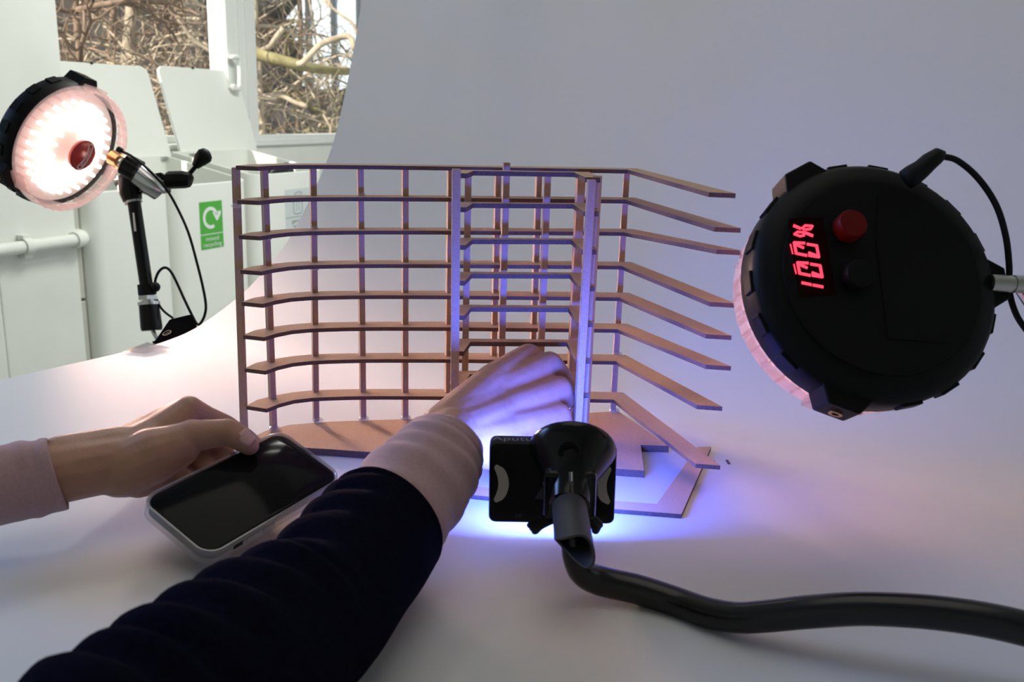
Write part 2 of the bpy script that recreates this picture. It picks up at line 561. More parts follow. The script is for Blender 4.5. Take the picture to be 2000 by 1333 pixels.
TREES = [  # px, depth, top z, radius, branches, spread, material, label
    (268, 6.6, 3.4, .060, 30, 1.25, M_BARK, 'pale thick trunked bare tree in the middle of the left window'),
    (150, 6.0, 3.0, .030, 34, 1.3, M_BARK2, 'reddish brown twiggy tree at the left edge of the left window'),
    (345, 7.4, 3.2, .040, 34, 1.3, M_BARK, 'pale bare tree just left of the white window mullion'),
    (60, 7.5, 3.2, .045, 26, 1.4, M_BARK, 'pale bare tree half hidden behind the left pillar'),
    (215, 8.6, 3.4, .045, 34, 1.5, M_BARK2, 'brown bare tree behind the thick pale trunk'),
    (420, 8.8, 3.4, .045, 34, 1.4, M_BARK2, 'brown bare tree behind the white window mullion'),
    (530, 6.6, 2.2, .030, 30, 1.2, M_BARK, 'pale crooked tree at the left of the right window'),
    (600, 7.8, .35, .040, 34, 1.4, M_BARK3, 'olive mossy tree in the middle of the right window'),
    (690, 7.0, .35, .035, 30, 1.3, M_BARK, 'pale crooked tree against the backdrop edge'),
    (560, 9.4, 2.6, .045, 32, 1.4, M_BARK2, 'reddish brown tree at the back of the right window'),
    (760, 8.6, .35, .045, 26, 1.5, M_BARK3, 'olive tree mostly hidden behind the backdrop'),
]
for (px, d, tz, r0, nb, sp, ml, lb) in TREES:
    b = ground_at(px, d)
    tp = b + V((random.gauss(0, .25), random.gauss(0, .25), tz + 2.55))
    tree('bare_tree', lb, b, tp, r0, nb, sp, ml)
# two heavy sunlit boughs that stand out in the right window
bg1 = empty('fallen_bough', D(520, 110, 6.0), 'thick pale bough crossing the right window from left to right', 'branch')
MB().tube(catmull([D(470, 95, 6.1), D(520, 110, 6.0), D(575, 125, 6.0), D(625, 135, 6.1), D(680, 140, 6.3)], 5), [.045 - .001 * i for i in range(21)], 8).build('bough', M_BARK3, bg1, smooth=True)
MB().tube(catmull([D(580, 126, 6.0), D(592, 122, 5.95), D(610, 103, 5.9), D(628, 86, 5.9), D(655, 76, 5.9), D(682, 72, 5.9), D(694, 98, 5.9)], 4), .020, 7).build('limb', M_BARK, bg1, smooth=True)
MB().tube(catmull([D(512, 98, 6.0), D(528, 90, 5.95), D(540, 72, 5.9), D(553, 56, 5.9)], 4), .018, 7).build('limb', M_BARK, bg1, smooth=True)
MB().tube(catmull([D(498, 188, 6.0), D(530, 192, 5.95), D(552, 188, 5.9), D(575, 200, 5.9), D(600, 208, 5.9)], 4), .016, 7).build('limb', M_BARK, bg1, smooth=True)
# dark masses behind the trees, deep woodland shade put into their colour
for (px, w_, d, top, lb) in ((150, 5.0, 11.0, 2.6, 'dark mass painted as shaded woods behind the trees of the left window'),
                            (300, 3.4, 11.6, 2.3, 'dark mass painted as shaded woods behind the window mullion'),
                            (650, 4.4, 11.0, .40, 'lower dark mass painted as shaded woods under the pale building')):
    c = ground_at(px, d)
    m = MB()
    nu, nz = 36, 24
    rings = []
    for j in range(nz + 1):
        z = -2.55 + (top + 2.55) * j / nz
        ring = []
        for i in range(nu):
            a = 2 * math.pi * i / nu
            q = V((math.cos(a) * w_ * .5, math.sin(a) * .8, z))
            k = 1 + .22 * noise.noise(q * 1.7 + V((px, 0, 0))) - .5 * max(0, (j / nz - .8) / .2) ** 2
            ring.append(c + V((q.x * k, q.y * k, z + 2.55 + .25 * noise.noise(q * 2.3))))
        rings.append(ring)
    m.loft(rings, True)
    tag(m.build('shaded_woods', M_WOODS_SHADE, smooth=True), lb, 'shaded_woods')
bd = empty('office_building', ground_at(640, 24), 'pale blue office building behind the branches of the right window', 'building')
c0 = ground_at(640, 24)
MB().box(c0 + V((2.5, 2, 4)), (9, 3, 8)).build('facade', M_FACADE, bd)
for k in range(14):
    MB().box(c0 + V((-1.9 + k * .66, .47, 4)), (.10, .10, 8)).build('mullion', M_DARKM, bd)

# ================================================================== BINS
M_SIGN = mat('green_sign', (.085, .42, .055), .5)
M_SIGNW = mat('sign_white', (.80, .84, .80), .5)
M_SIGNG = mat('pale_grey_sign', (.64, .69, .69), .5)
M_INK = mat('grey_ink', (.30, .34, .36), .6)
M_BAG = mat('black_bin_bag', (.012, .012, .014), .35, bump=.6, bump_scale=60)
def bin_body(e, u0, u1, zf, zb):
    vf, vb = -VB, -(VB + .42)
    def outline(inset):
        pts = []
        rr = .05 - inset
        a0, a1, b0, b1 = u0 + inset, u1 - inset, vb + inset, vf - inset
        for (cu, cv, s) in ((a1 - rr, b1 - rr, 0), (a0 + rr, b1 - rr, 1), (a0 + .006, b0 + .006, 2), (a1 - .006, b0 + .006, 3)):
            R_ = rr if s < 2 else .006
            for k in range(7):
                q = math.pi / 2 * (s + k / 6)
                pts.append((cu + R_ * math.cos(q), cv + R_ * math.sin(q)))
        return pts
    def ztop(v):
        return zf + (zb - zf) * (vf - v) / (vf - vb)
    o, i = outline(0), outline(.014)
    m = MB()
    rings = [[UV(a, b, FLOOR_Z + .02) for a, b in o], [UV(a, b, ztop(b)) for a, b in o], [UV(a, b, ztop(b)) for a, b in i], [UV(a, b, FLOOR_Z + .06) for a, b in i]]
    m.loft(rings, True)
    m.build('bin_body', M_BIN, e, smooth='auto')
    k = MB()
    k.loft([[UV(a, b, FLOOR_Z) for a, b in outline(.03)], [UV(a, b, FLOOR_Z + .021) for a, b in outline(.03)]])
    k.build('plinth', M_BLACK, e)
def bin_lid(e, u0, u1, zh):
    lean = .30
    def P(u, t, th=0):
        n = (VH + V((0, 0, lean))).normalized()
        return UV(u, -(VB + .415) - t * lean, zh + t) + n * th
    L = .350
    pts = [P(u0, 0), P(u1, 0)]
    for k in range(5):
        q = math.pi / 2 * k / 4
        pts.append(P(u1 - .03 + .03 * math.cos(q), L - .03 + .03 * math.sin(q)))
    for k in range(5):
        q = math.pi / 2 * (1 + k / 4)
        pts.append(P(u0 + .03 + .03 * math.cos(q), L - .03 + .03 * math.sin(q)))
    n = (VH + V((0, 0, lean))).normalized()
    m = MB().prism(pts, n * -.014)
    l = m.build('lid', M_BIN, e, bevel=.003)
    for uu in (u0 + .05, u1 - .05):
        MB().tube([UV(uu - .02, -(VB + .40), zh - .004), UV(uu + .02, -(VB + .40), zh - .004)], .007, 10).build('hinge', M_STEEL, l, smooth='auto')
    MB().lathe([(.006, 0), (.007, .004), (.004, .008)], P(u0 + (u1 - u0) * .42, L - .004, .0), V((0, 0, 1)), 10).build('bumper', M_RUB, l)
def sign(e, u0, u1, z0, z1, back, ink, words, green):
    vv = -VB + .0008
    s = MB().uvbox(u0, u1, -VB - .001, vv, z0, z1).build('sign', back, e)
    w_, h_ = u1 - u0, z1 - z0
    def pt(a, b, off=.0016):
        return UV(u0 + a * w_, -VB + off, z0 + b * h_)
    MB().prism([pt(.0, .305), pt(1, .305), pt(1, .320), pt(.0, .320)], VH * -.0006).build('divider_line', ink, s)
    for i, t in enumerate(words):
        text_mesh(t, 'lettering', h_ * .135, pt(.5, .215 - .125 * i), UH, V((0, 0, 1)), ink, s, width=w_ * (.56, .78)[i] if green else w_ * (.50, .42)[i])
    if green:
        cx, cz, rr = .47, .655, .34
        m = MB()
        N = 26
        ring = []
        for k in range(N + 1):
            q = math.radians(-62 - 282 * k / N)
            ring.append(q)
        outer = [pt(cx + rr * math.cos(q), cz + rr * w_ / h_ * math.sin(q)) for q in ring]
        inner = [pt(cx + (rr - .105) * math.cos(q), cz + (rr - .105) * w_ / h_ * math.sin(q)) for q in ring]
        for k in range(N):
            m.prism([outer[k], outer[k + 1], inner[k + 1], inner[k]], VH * -.0006)
        # arrow head
        hq = ring[-1]
        hx, hz = cx + (rr - .05) * math.cos(hq), cz + (rr - .05) * w_ / h_ * math.sin(hq)
        head = [(hx - .19, hz + .055), (hx - .12, hz + .075), (hx, hz + .03), (hx + .12, hz + .085), (hx + .18, hz + .06), (hx + .17, hz + .0), (hx + .02, hz - .125), (hx - .03, hz - .125)]
        m.prism([pt(a, b) for a, b in head], VH * -.0006)
        m.build('recycling_arrow', ink, s)
    else:
        m = MB()
        def stroke(pl, wd=.014):
            for (a, b), (c, d) in zip(pl[:-1], pl[1:]):
                p, q = pt(a, b), pt(c, d)
                t = (q - p).normalized()
                n = t.cross(VH) * wd * w_ / 2 * 1.6
                m.prism([p + n, q + n, q - n, p - n], VH * -.0006)
        stroke([(.33, .42), (.33, .80)]); stroke([(.67, .42), (.67, .80)])
        stroke([(.33, .42), (.40, .385), (.60, .385), (.67, .42)])
        stroke([(.33, .80), (.45, .84), (.67, .80), (.55, .765), (.33, .80)])
        stroke([(.36, .84), (.42, .90), (.60, .92), (.68, .88), (.60, .84)])
        stroke([(.45, .45), (.45, .74)], .008); stroke([(.55, .45), (.55, .74)], .008)
        m.build('bin_drawing', ink, s)
eA = empty('waste_bin', UV(2.28, -VB - .2, FLOOR_Z), 'white waste bin furthest left behind the black light stand', 'bin', 'white waste bins below the windows')
bin_body(eA, 2.11, 2.462, -.028, .05)
eB = empty('waste_bin', UV(2.69, -VB - .2, FLOOR_Z), 'white bin with the green mixed recycling sign', 'bin', 'white waste bins below the windows')
bin_body(eB, 2.472, 2.868, -.030, .048)
bin_lid(eB, 2.43, 2.90, .040)
sign(eB, 2.590, 2.709, -.267, -.093, M_SIGN, M_SIGNW, ('mixed', 'recycling'), True)
eC = empty('waste_bin', UV(3.1, -VB - .2, FLOOR_Z), 'white bin with the pale general waste sign next to the backdrop', 'bin', 'white waste bins below the windows')
bin_body(eC, 2.900, 3.36, -.014, .060)
bin_lid(eC, 2.955, 3.43, .048)
sg0, sg1 = PL(556, 375, VH * -VB, VH), PL(604, 366, VH * -VB, VH)
zl = PL(556, 452, VH * -VB, VH).z
sign(eC, sg0.dot(UH), sg1.dot(UH), zl, sg0.z + .008, M_SIGNG, M_INK, ('general', 'waste'), False)
# black bag edge hooked over the inside of the general waste bin
p0 = PL(552, 332, VH * -(VB + .05), VH)
bm_ = MB()
bm_.tube(catmull([p0 + UH * -.10 + V((0, 0, -.03)), p0 + UH * -.06 + V((0, 0, .0)), p0, p0 + UH * .03 + V((0, 0, .008)), p0 + UH * .06 + V((0, 0, -.012))], 4), [.012 + .012 * math.sin(math.pi * k / 16) for k in range(17)], 8)
tag(bm_.build('bin_bag', M_BAG, smooth=True), 'black plastic bag bunched inside the general waste bin', 'bag')

# ================================================================== BACKDROP SWEEP AND TABLE
prof = [(-.55, 0), (-.2, 0), (.1, 0), (.4, 0), (.60, 0), (.70, 0), (.76, .0005), (.815, .006), (.879, .0255), (.928, .047), (.993, .088), (1.039, .134), (1.085, .189), (1.113, .236), (1.140, .300), (1.161, .357), (1.178, .413), (1.205, .52), (1.232, .68), (1.25, .86), (1.262, 1.05)]
pc = catmull([V((a, b, 0)) for a, b in prof], 4)
for q in pc:
    if q.x < .74: q.y = 0.0
NV = 26
sh = MB()
rows = []
for q in pc:
    left = -.775 - .025 * max(0.0, min(1.0, (.75 - q.x) / .17))
    rows.append([UV(q.x, left + (1.05 - left) * k / NV, q.y) for k in range(NV + 1)])
n = NV + 1
vs = [p for r_ in rows for p in r_]
fs = [(i * n + k, i * n + k + 1, (i + 1) * n + k + 1, (i + 1) * n + k) for i in range(len(rows) - 1) for k in range(NV)]
sh.add(vs, fs)
so = sh.build('backdrop_sheet', M_SHEET, smooth=True)
tag(so, 'white curved seamless backdrop sheet sweeping up behind the model', 'backdrop')
tb = empty('shooting_table', UV(.1, .1, FLOOR_Z), 'plain table carrying the white backdrop sheet', 'table')
MB().uvbox(-.5, .72, -.74, 1.0, -.035, -.004).build('tabletop', M_STEEL, tb, bevel=.004)
for a in (-.46, .68):
    for b in (-.70, .96):
        MB().tube([UV(a, b, FLOOR_Z), UV(a, b, -.035)], .016, 12).build('leg', M_STEEL, tb, smooth='auto')
pst = MB()
pst.tube([UV(1.30, -.6, FLOOR_Z), UV(1.30, -.6, 1.08)], .014, 10)
pst.tube([UV(1.30, .85, FLOOR_Z), UV(1.30, .85, 1.08)], .014, 10)
pst.tube([UV(1.282, -.72, 1.06), UV(1.282, 1.02, 1.06)], .016, 10)
pst.build('backdrop_frame', M_STEEL, tb, smooth='auto')
# clear tape on the sheet edge
M_TAPE = clear_mat('clear_tape', (.90, .90, .92), .10, .12)
tp = MB()
ta = [Z(240, 690, .0006), Z(283, 694.5, .0006), Z(332, 682, .0012), Z(288, 672, .0012)]
ta[3] = ta[3]; 
tp.prism([p + V((0, 0, .002)) for p in (ta[0], ta[1], ta[2], ta[3])], V((0, 0, -.0008)))
tag(tp.build('clear_tape', M_TAPE), 'strip of clear tape on the left edge of the white sheet', 'tape')

# ================================================================== ARCHITECTURAL MODEL
am = empty('architectural_model', V((-.03, .70, 0)), 'brown board architectural model of a frame building with stacked floor plates', 'model')
T = .0032
zL = [.2227, .1974, .1707, .1436, .1181, .0914, .0641, .0324]
zR = [.2238, .1992, .1723, .1437, .1164, .0885, .0600, .0250]
XL, XR = -.167, .0964
def lvz(k, X):
    return zL[k] + (zR[k] - zL[k]) * (X - XL) / (XR - XL)
def onlev(x, y, k):
    s = (zR[k] - zL[k]) / (XR - XL)
    return PL(x, y, V((XL, .7, zL[k])), V((-s, 0, 1)))
BT = .006
base = [(-.2150, .690), (-.2075, .7019), (-.2015, .718), (-.1856, .7345), (-.1545, .7455), (-.0929, .7575), (0, .773), (.0779, .792), (.0985, .7975), (.1309, .7101), (.108, .7105), (.1035, .655), (-.1423, .6805), (-.205, .686)]
base = base[::-1]
MB().prism([V((x, y, BT)) for x, y in base], V((0, 0, -BT + .0002)), 0, 1).build('base_plate', [M_MDF, M_MDFE], am, bevel=.0003, bseg=1)
ringp = [Z(x, y, .0034) for x, y in [(919, 967), (1202, 995), (1331, 1005), (1389, 873), (1363, 873), (1283, 985), (1202, 979), (931, 950)]]
dl = (ringp[0] - ringp[1]).normalized()
ringp[0] = ringp[0] + dl * .05
ringp[-1] = ringp[-1] + dl * .05
MB().prism(ringp, V((0, 0, -.0032)), 0, 1).build('outline_strip', [M_MDF, M_MDFE], am)
# outer floor plates
K8 = 7
bk = [onlev(x, y, K8) for x, y in [(481, 793), (505, 780), (525, 775), (565, 767.5), (605, 763), (660, 761), (740, 760), (880, 760.5), (1154, 765), (1217, 767)]]
ft = [onlev(x, y, K8) for x, y in [(521, 799), (540, 791), (565, 783), (602, 778), (665, 775), (740, 774), (875, 775), (1154, 780), (1199, 781)]]
corner = bk[-1]
tipO8, tipI8 = onlev(1407, 910, K8), onlev(1359, 905, K8)
tipO8 = V((tipO8.x, tipO8.y, .0290))
LW = (tipO8 - corner).length
endv = V((tipI8.x - tipO8.x, tipI8.y - tipO8.y, 0))
tips = [(1437, 378), (1447, 446), (1451, 490), (1437, 593), (1429, 656), (1428, 716), (1411, 795), (1407, 910)]
jit = random.Random(3)
for k in range(8):
    c = V((corner.x, corner.y, lvz(k, corner.x)))
    best = min(((abs((D(tips[k][0], tips[k][1], d) - c).length - LW), d) for d in [.5 + .0005 * i for i in range(640)]), key=lambda t: t[0])
    tO = D(tips[k][0], tips[k][1], best[1])
    tI = tO + endv
    outer = [V((p.x, p.y, lvz(k, p.x))) for p in bk]
    inner = [V((p.x, p.y, lvz(k, p.x))) for p in ft]
    ang = jit.gauss(0, .0012)
    pts_b = outer + [tO]
    pts_f = inner + [tI]
    # ring of quads: top faces between front and back paths resampled to same count
    def resamp(P, m=26):
        L = [0]
        for a, b in zip(P[:-1], P[1:]):
            L.append(L[-1] + (b - a).length)
        out = []
        for i in range(m + 1):
            t = L[-1] * i / m
            j = max(q for q in range(len(L)) if L[q] <= t + 1e-9)
            j = min(j, len(P) - 2)
            f_ = (t - L[j]) / (L[j + 1] - L[j])
            out.append(P[j].lerp(P[j + 1], f_))
        return out
    A, B = resamp(outer, 20), resamp(inner, 20)
    A = A + [A[-1].lerp(tO, .5), tO]
    B = B + [B[-1].lerp(tI, .5), tI]
    m = MB()
    N = len(A)
    dn = V((0, 0, -T))
    vs = A + B + [p + dn for p in A] + [p + dn for p in B]
    fs, mi = [], []
    for i in range(N - 1):
        fs += [(i, i + 1, N + i + 1, N + i), (2 * N + i, 3 * N + i, 3 * N + i + 1, 2 * N + i + 1)]; mi += [0, 0]
        fs += [(i, 2 * N + i, 2 * N + i + 1, i + 1), (N + i, N + i + 1, 3 * N + i + 1, 3 * N + i)]; mi += [1, 1]
    fs += [(0, N, 3 * N, 2 * N), (N - 1, 3 * N - 1, 4 * N - 1, 2 * N - 1)]; mi += [1, 1]
    m.v, m.f, m.mi = vs, fs, mi
    m.build('floor_plate', [M_MDF, M_MDFE], am)
# core plates
CP = [(-.047, .679), (-.0366, .678), (-.0329, .7088), (.0441, .7199), (.049, .6693), (.0600, .6704), (.0563, .7305), (-.0339, .7190), (-.047, .716)]
for k in range(8):
    dz = .0006 * math.sin(k * 2.3)
    MB().prism([V((x, y, lvz(k, x) + dz)) for x, y in CP], V((0, 0, -.0036)), 0, 1).build('core_plate', [M_MDF, M_MDFE], am)
# columns: (px, py at that height, Y of centre, width, depth, yaw, top z)
def column(px, py, Y, wd, dp, yaw, zt, name='column', lean=None, z0=BT):
    p = PL(px, py, V((0, Y, 0)), V((0, 1, 0)))
    rot = Matrix.Rotation(math.radians(yaw), 3, 'Z')
    lx = lean or 0.0
    m = MB()
    for z in (z0, zt):
        cx = p.x + lx * (z - p.z)
        m.v += [V((cx, Y, z)) + rot @ V((sx * wd / 2, sy * dp / 2, 0)) for sx, sy in ((-1, -1), (1, -1), (1, 1), (-1, 1))]
    m.f = [(0, 3, 2, 1), (4, 5, 6, 7), (0, 1, 5, 4), (1, 2, 6, 5), (2, 3, 7, 6), (3, 0, 4, 7)]
    m.mi = [0] * 6
    m.build(name, M_POST, am, bevel=.0003, bseg=1)
    return V((p.x, Y, z0))
TOPZ = .2205
feet = []
feet.append(column(468, 560, .708, .0055, .0045, -2, TOPZ, lean=.012))
feet.append(column(524, 560, .722, .0048, .0048, 46, TOPZ))
feet.append(column(614, 560, .7455, .0048, .0048, 27, TOPZ, lean=.012))
feet.append(column(706, 560, .7535, .0048, .0048, 26, TOPZ))
feet.append(column(791, 560, .7590, .0048, .0050, 24, TOPZ))
feet.append(column(877, 560, .7650, .0048, .0050, 22, TOPZ))
feet.append(column(967, 560, .7720, .0046, .0050, 20, TOPZ))
feet.append(column(1048, 460, .7790, .0046, .0050, 20, TOPZ))
feet.append(column(1211, 560, .7960, .0050, .0055, 0, TOPZ + .002))
CT = .2265
column(890, 500, .675, .0062, .0060, 6, CT, 'core_column', lean=-.006)
column(912, 500, .7245, .0052, .0045, 3, .2205, 'core_column')
column(985, 480, .7310, .0052, .0045, 12, .2290, 'core_column')
column(1064, 480, .7370, .0052, .0045, 12, .2210, 'core_column')
column(1128, 480, .7440, .0066, .0060, 14, .2200, 'core_column')
column(1148, 480, .6655, .0056, .0050, 14, .2225, 'core_column', lean=.008)
column(1160, 480, .6760, .0050, .0075, -22, .2245, 'core_column', lean=.002)
M_GLUE = clear_mat('hot_glue', (.93, .92, .92), .12, .25)
for i, p in enumerate(feet[1:]):
    MB().sphere(p + V((.001, -.002, .0015)), .0042, 10, 6, (1.1, 1, .6)).build('glue_blob', M_GLUE, am, smooth=True)
for (i, k) in ((0, 1), (1, 2), (2, 2), (2, 3), (8, 1), (8, 6), (3, 1)):
    p = feet[i]
    MB().sphere(V((p.x + .001, p.y - .003, lvz(k, p.x) + (-.005 if (i + k) % 2 else .001))), .0034, 9, 6, (1.2, 1, .6)).build('glue_blob', M_GLUE, am, smooth=True)
# crumbs of board lying on the sheet
for i, (x, y) in enumerate(((1388, 903), (1393, 901), (1422, 903), (1424, 906), (1420, 900))):
    q = Z(x, y, .0006)
    tag(MB().sphere(q, .0012, 6, 4, (1.2, .8, .5)).build('board_crumb', M_MDFE), 'tiny dark crumb of board lying beside the outline strip', 'crumb', 'crumbs on the sheet')

# ================================================================== RING LIGHTS
M_LED = emit_mat('lamp_diode', (1.0, .84, .74), 4.5)
M_LED2 = emit_mat('dim_lamp_diode', (1.0, .56, .56), 3.6)
M_REFL = mat('lamp_reflector', (.75, .72, .70), .4)
M_COVER = clear_mat('clear_cover_pink_light', (1.0, .90, .90), .06, .22)  # clear plastic; pink of the scattered lamp light put into its tint
M_RED = mat('red_badge', (.42, .012, .012), .35)
M_BADGEW = mat('badge_white', (.80, .78, .76), .4)
def ring_light(name, label, org, nrm, upref, R_, lug_angles, color, watts, singles, spread=math.pi, aim=None):
    """org: centre of the front rim plane; nrm: direction of the light"""
    nrm = nrm.normalized()
    a = (upref - nrm * upref.dot(nrm)).normalized()
    b = nrm.cross(a)
    e = empty(name, org, label, 'studio light', 'round LED studio lights')
    th = R_ * .42
    h = MB()
    h.lathe([(R_ * .80, -th), (R_ * .93, -th * .93), (R_ * .985, -th * .78), (R_, -th * .70), (R_, -th * .12), (R_ * .97, 0), (R_ * .93, 0), (R_ * .93, -th * .08), (R_ * .2, -th * .08)], org, nrm, 64, 0, a)
    h.build('housing', M_BLACK, e, smooth='auto')
    # raised grip blocks round the rear edge
    for k in range(18):
        q = 2 * math.pi * (k + .5) / 18
        if any(abs(((q - math.radians(la) + math.pi) % (2 * math.pi)) - math.pi) < .22 for la in lug_angles):
            continue
        er = a * math.cos(q) + b * math.sin(q)
        et = nrm.cross(er)
        rot = Matrix((et, er, nrm)).transposed()
        MB().box(org + er * R_ * 1.0 - nrm * th * .55, (R_ * .17, R_ * .035, th * .34), rot).build('grip_block', M_BLACK, e, bevel=.0006)
    for la in lug_angles:
        q = math.radians(la)
        er = a * math.cos(q) + b * math.sin(q)
        et = nrm.cross(er)
        prof_ = [(-.22, .94), (-.13, 1.10), (.13, 1.10), (.22, .94)]
        l = MB().prism([org + et * R_ * x + er * R_ * y - nrm * th * .08 for x, y in prof_], nrm * -th * .72).build('mount_lug', M_BLACK, e, bevel=.0012)
        MB().lathe([(R_ * .055, 0), (R_ * .055, .0012), (R_ * .03, .0012), (R_ * .03, -.001)], org + er * R_ * 1.10 - nrm * th * .42, er, 14).build('thread_insert', M_BRASS, l, smooth='auto')
    MB().lathe([(R_ * .90, -th * .07), (R_ * .90, -th * .05), (R_ * .05, -th * .05)], org, nrm, 40, 0, a).build('reflector', M_REFL, e, smooth='auto')
    led = None
    for (rr, cnt, off) in ((.33, 12, 0), (.46, 17, .2), (.59, 22, .1), (.72, 27, .3)):
        for k in range(cnt):
            q = 2 * math.pi * (k + off) / cnt
            pos = org + (a * math.cos(q) + b * math.sin(q)) * R_ * rr + nrm * (-th * .05)
            if led is None:
                lm = MB().lathe([(R_ * .034, 0), (R_ * .034, R_ * .10), (R_ * .026, R_ * .13), (R_ * .01, R_ * .142)], V((0, 0, 0)), nrm, 8)
                led = lm.build('diode', M_LED if singles else M_LED2, e, smooth=True)
                led.location = pos
                continue
            o = led.copy()
            COL.objects.link(o)
            o.location = pos
    # clear clip-on cover: rim wall with ribs, front lip, clips
    cv = MB()
    cv.lathe([(R_ * .99, .002), (R_ * .965, R_ * .24), (R_ * .90, R_ * .275), (R_ * .82, R_ * .28), (R_ * .82, R_ * .272), (R_ * .895, R_ * .266), (R_ * .955, R_ * .233), (R_ * .98, .002)], org, nrm, 64, 0, a, cap=False)
    c_ = cv.build('clear_cover', M_COVER, e, smooth='auto')
    MB().lathe([(R_ * .82, R_ * .278), (R_ * .02, R_ * .29)], org, nrm, 48, 0, a, cap=False).build('front_lens', clear_mat('lamp_lens', (1, .96, .95), .02, .02), e, smooth=True)
    rb = MB()
    for k in range(40):
        q = 2 * math.pi * k / 40
        er = a * math.cos(q) + b * math.sin(q)
        et = nrm.cross(er)
        rot = Matrix((et, er, nrm)).transposed()
        rb.box(org + er * R_ * .955 + nrm * R_ * .12, (R_ * .014, R_ * .05, R_ * .20), rot)
    tag(rb.build('cover_rib', M_COVER, e), kind='stuff')
    for la in lug_angles:
        q = math.radians(la)
        er = a * math.cos(q) + b * math.sin(q)
        et = nrm.cross(er)
        rot = Matrix((et, er, nrm)).transposed()
        MB().box(org + er * R_ * .985 + nrm * R_ * .11, (R_ * .30, R_ * .06, R_ * .20), rot).build('cover_clip', M_COVER, e, bevel=.001)
    L = bpy.data.lights.new(name + '_lamp', 'AREA')
    L.shape = 'DISK'
    L.size = R_ * 1.5
    L.energy = watts
    L.color = color
    L.spread = spread
    lo = bpy.data.objects.new(name + '_lamp', L)
    COL.objects.link(lo)
    _lp = org + nrm * R_ * .32
    lo.matrix_world = Matrix.Translation(_lp) @ ((aim - _lp) if aim is not None else nrm).to_track_quat('-Z', 'Y').to_matrix().to_4x4()
    return e, a, b, nrm

# left light
RL = .106
LD = 1.50
oL = D(131, 287, LD)
_w = -ray(131, 287).normalized()
_e = RGT * .875 - UPV * .48
_e = (_e - _w * _e.dot(_w)).normalized()
nL = _w * .66 + _e * .75 
eL, aL, bL, nL = ring_light('ring_light', 'lit round LED light with clear cover tinted pink for its scattered light and red badge on the left stand', oL, nL, UPV, RL, (2, 132, 262), (1.0, .64, .52), 1.7, True, math.radians(40), V((.08, .70, -.02)))
# badge
rb_ = RL * .24
MB().lathe([(rb_, 0), (rb_, RL * .04), (rb_ * .9, RL * .05)], oL + nL * RL * .285, nL, 32).build('badge', M_RED, eL, smooth='auto')
bo = oL + nL * (RL * .285 + RL * .0505)
# badge reads along the major axis of the ellipse
ex = (D(172, 262, LD) - D(128, 332, LD))
ex = (ex - nL * ex.dot(nL)).normalized()
ey = nL.cross(ex)
bb = bo - ey * rb_ * .10
text_mesh('ROTOLIGHT', 'badge_lettering', rb_ * .34, bo - ey * rb_ * .30, ex, ey, M_BADGEW, eL, .0004, width=rb_ * 1.30)
fr = MB()
def bstroke(pl, wd):
    for (x0, y0), (x1, y1) in zip(pl[:-1], pl[1:]):
        p, q = bo + ex * rb_ * x0 + ey * rb_ * y0, bo + ex * rb_ * x1 + ey * rb_ * y1
        t = (q - p).normalized()
        nn = t.cross(nL) * wd * rb_ / 2
        fr.prism([p + nn + nL * .0004, q + nn + nL * .0004, q - nn + nL * .0004, p - nn + nL * .0004], nL * -.0003)
top_arc = [(-.80 + 1.6 * k / 10, .02 - .22 * math.sin(math.pi * k / 10)) for k in range(11)]
bstroke(top_arc, .06)
bstroke([(-.80, .02), (-.90, -.16), (-.80, -.36)], .06)
bstroke([(.80, .02), (.90, -.16), (.80, -.36)], .06)
bstroke([(-.80, -.36), (-.3, -.50), (.3, -.50), (.80, -.36)], .06)
fr.build('badge_frame', M_BADGEW, eL)

# right light, seen from behind
RR = .0760
nR = (RGT * -.10 - UPV * .26 + FWD * .93).normalized()
bkc = D(1722, 540, .545)
thR = RR * .42
oR = bkc + nR * thR
eR, aR, bR, nR = ring_light('ring_light', 'dark round LED light seen from behind with red 100 percent display', oR, nR, UPV, RR, (-29, 91, 201), (1.0, .20, .42), .018, False)
def onback(x, y, off=0.0):
    return PL(x, y, bkc - nR * off, nR)
MB().lathe([(RR * .80, -.0004), (RR * .795, .0012), (RR * .05, .0014)], bkc, -nR, 48).build('back_plate', M_BLACK, eR, smooth='auto')
OFF = .0016
dm = mat('dim_red_display', (.012, .0006, .0006), .4, spec=.06)
dsp = MB().prism([onback(*p, OFF) for p in [(1541, 427), (1607, 424), (1634, 576), (1562, 581)]], nR * .0006).build('display', dm, eR)
M_SEG = emit_mat('red_segment', (1.0, .035, .07), 2.6)
sg = MB()
def seg(pl, w_=5.4):
    for p, q in zip(pl[:-1], pl[1:]):
        P, Q = onback(*p, OFF + .0005), onback(*q, OFF + .0005)
        t = (Q - P).normalized()
        nn = t.cross(nR) * (w_ * .545 / F / 2)
        P, Q = P - t * .0004, Q + t * .0004
        sg.prism([P + nn, P - nn, Q - nn, Q + nn], nR * .0003)
def zero(dx, dy):
    f_ = lambda L: [(x + dx, y + dy) for x, y in L]
    seg(f_([(1578, 514), (1558, 513), (1562, 534), (1582, 538)]))
    seg(f_([(1584, 516), (1602, 519), (1606, 541), (1587, 538)]))
    seg(f_([(1560, 516), (1576, 523)]))
    seg(f_([(1587, 533), (1603, 539)]))
    seg(f_([(1551, 517), (1555, 534)]), 2.2)
zero(0, 0)
zero(-6.7, -39)
seg([(1567, 552.5), (1584, 556)])
seg([(1589, 557), (1607, 560.5)])
seg([(1551, 441), (1563, 446)], 6)
seg([(1567, 446), (1573, 440.5), (1587, 441.5), (1583, 447.5), (1571, 448.5), (1567, 446)], 4.6)
seg([(1552, 457.5), (1558, 453), (1571, 454), (1570, 460), (1563, 461.5), (1552, 457.5)], 4.6)
seg([(1574, 455), (1587, 460.5)], 6)
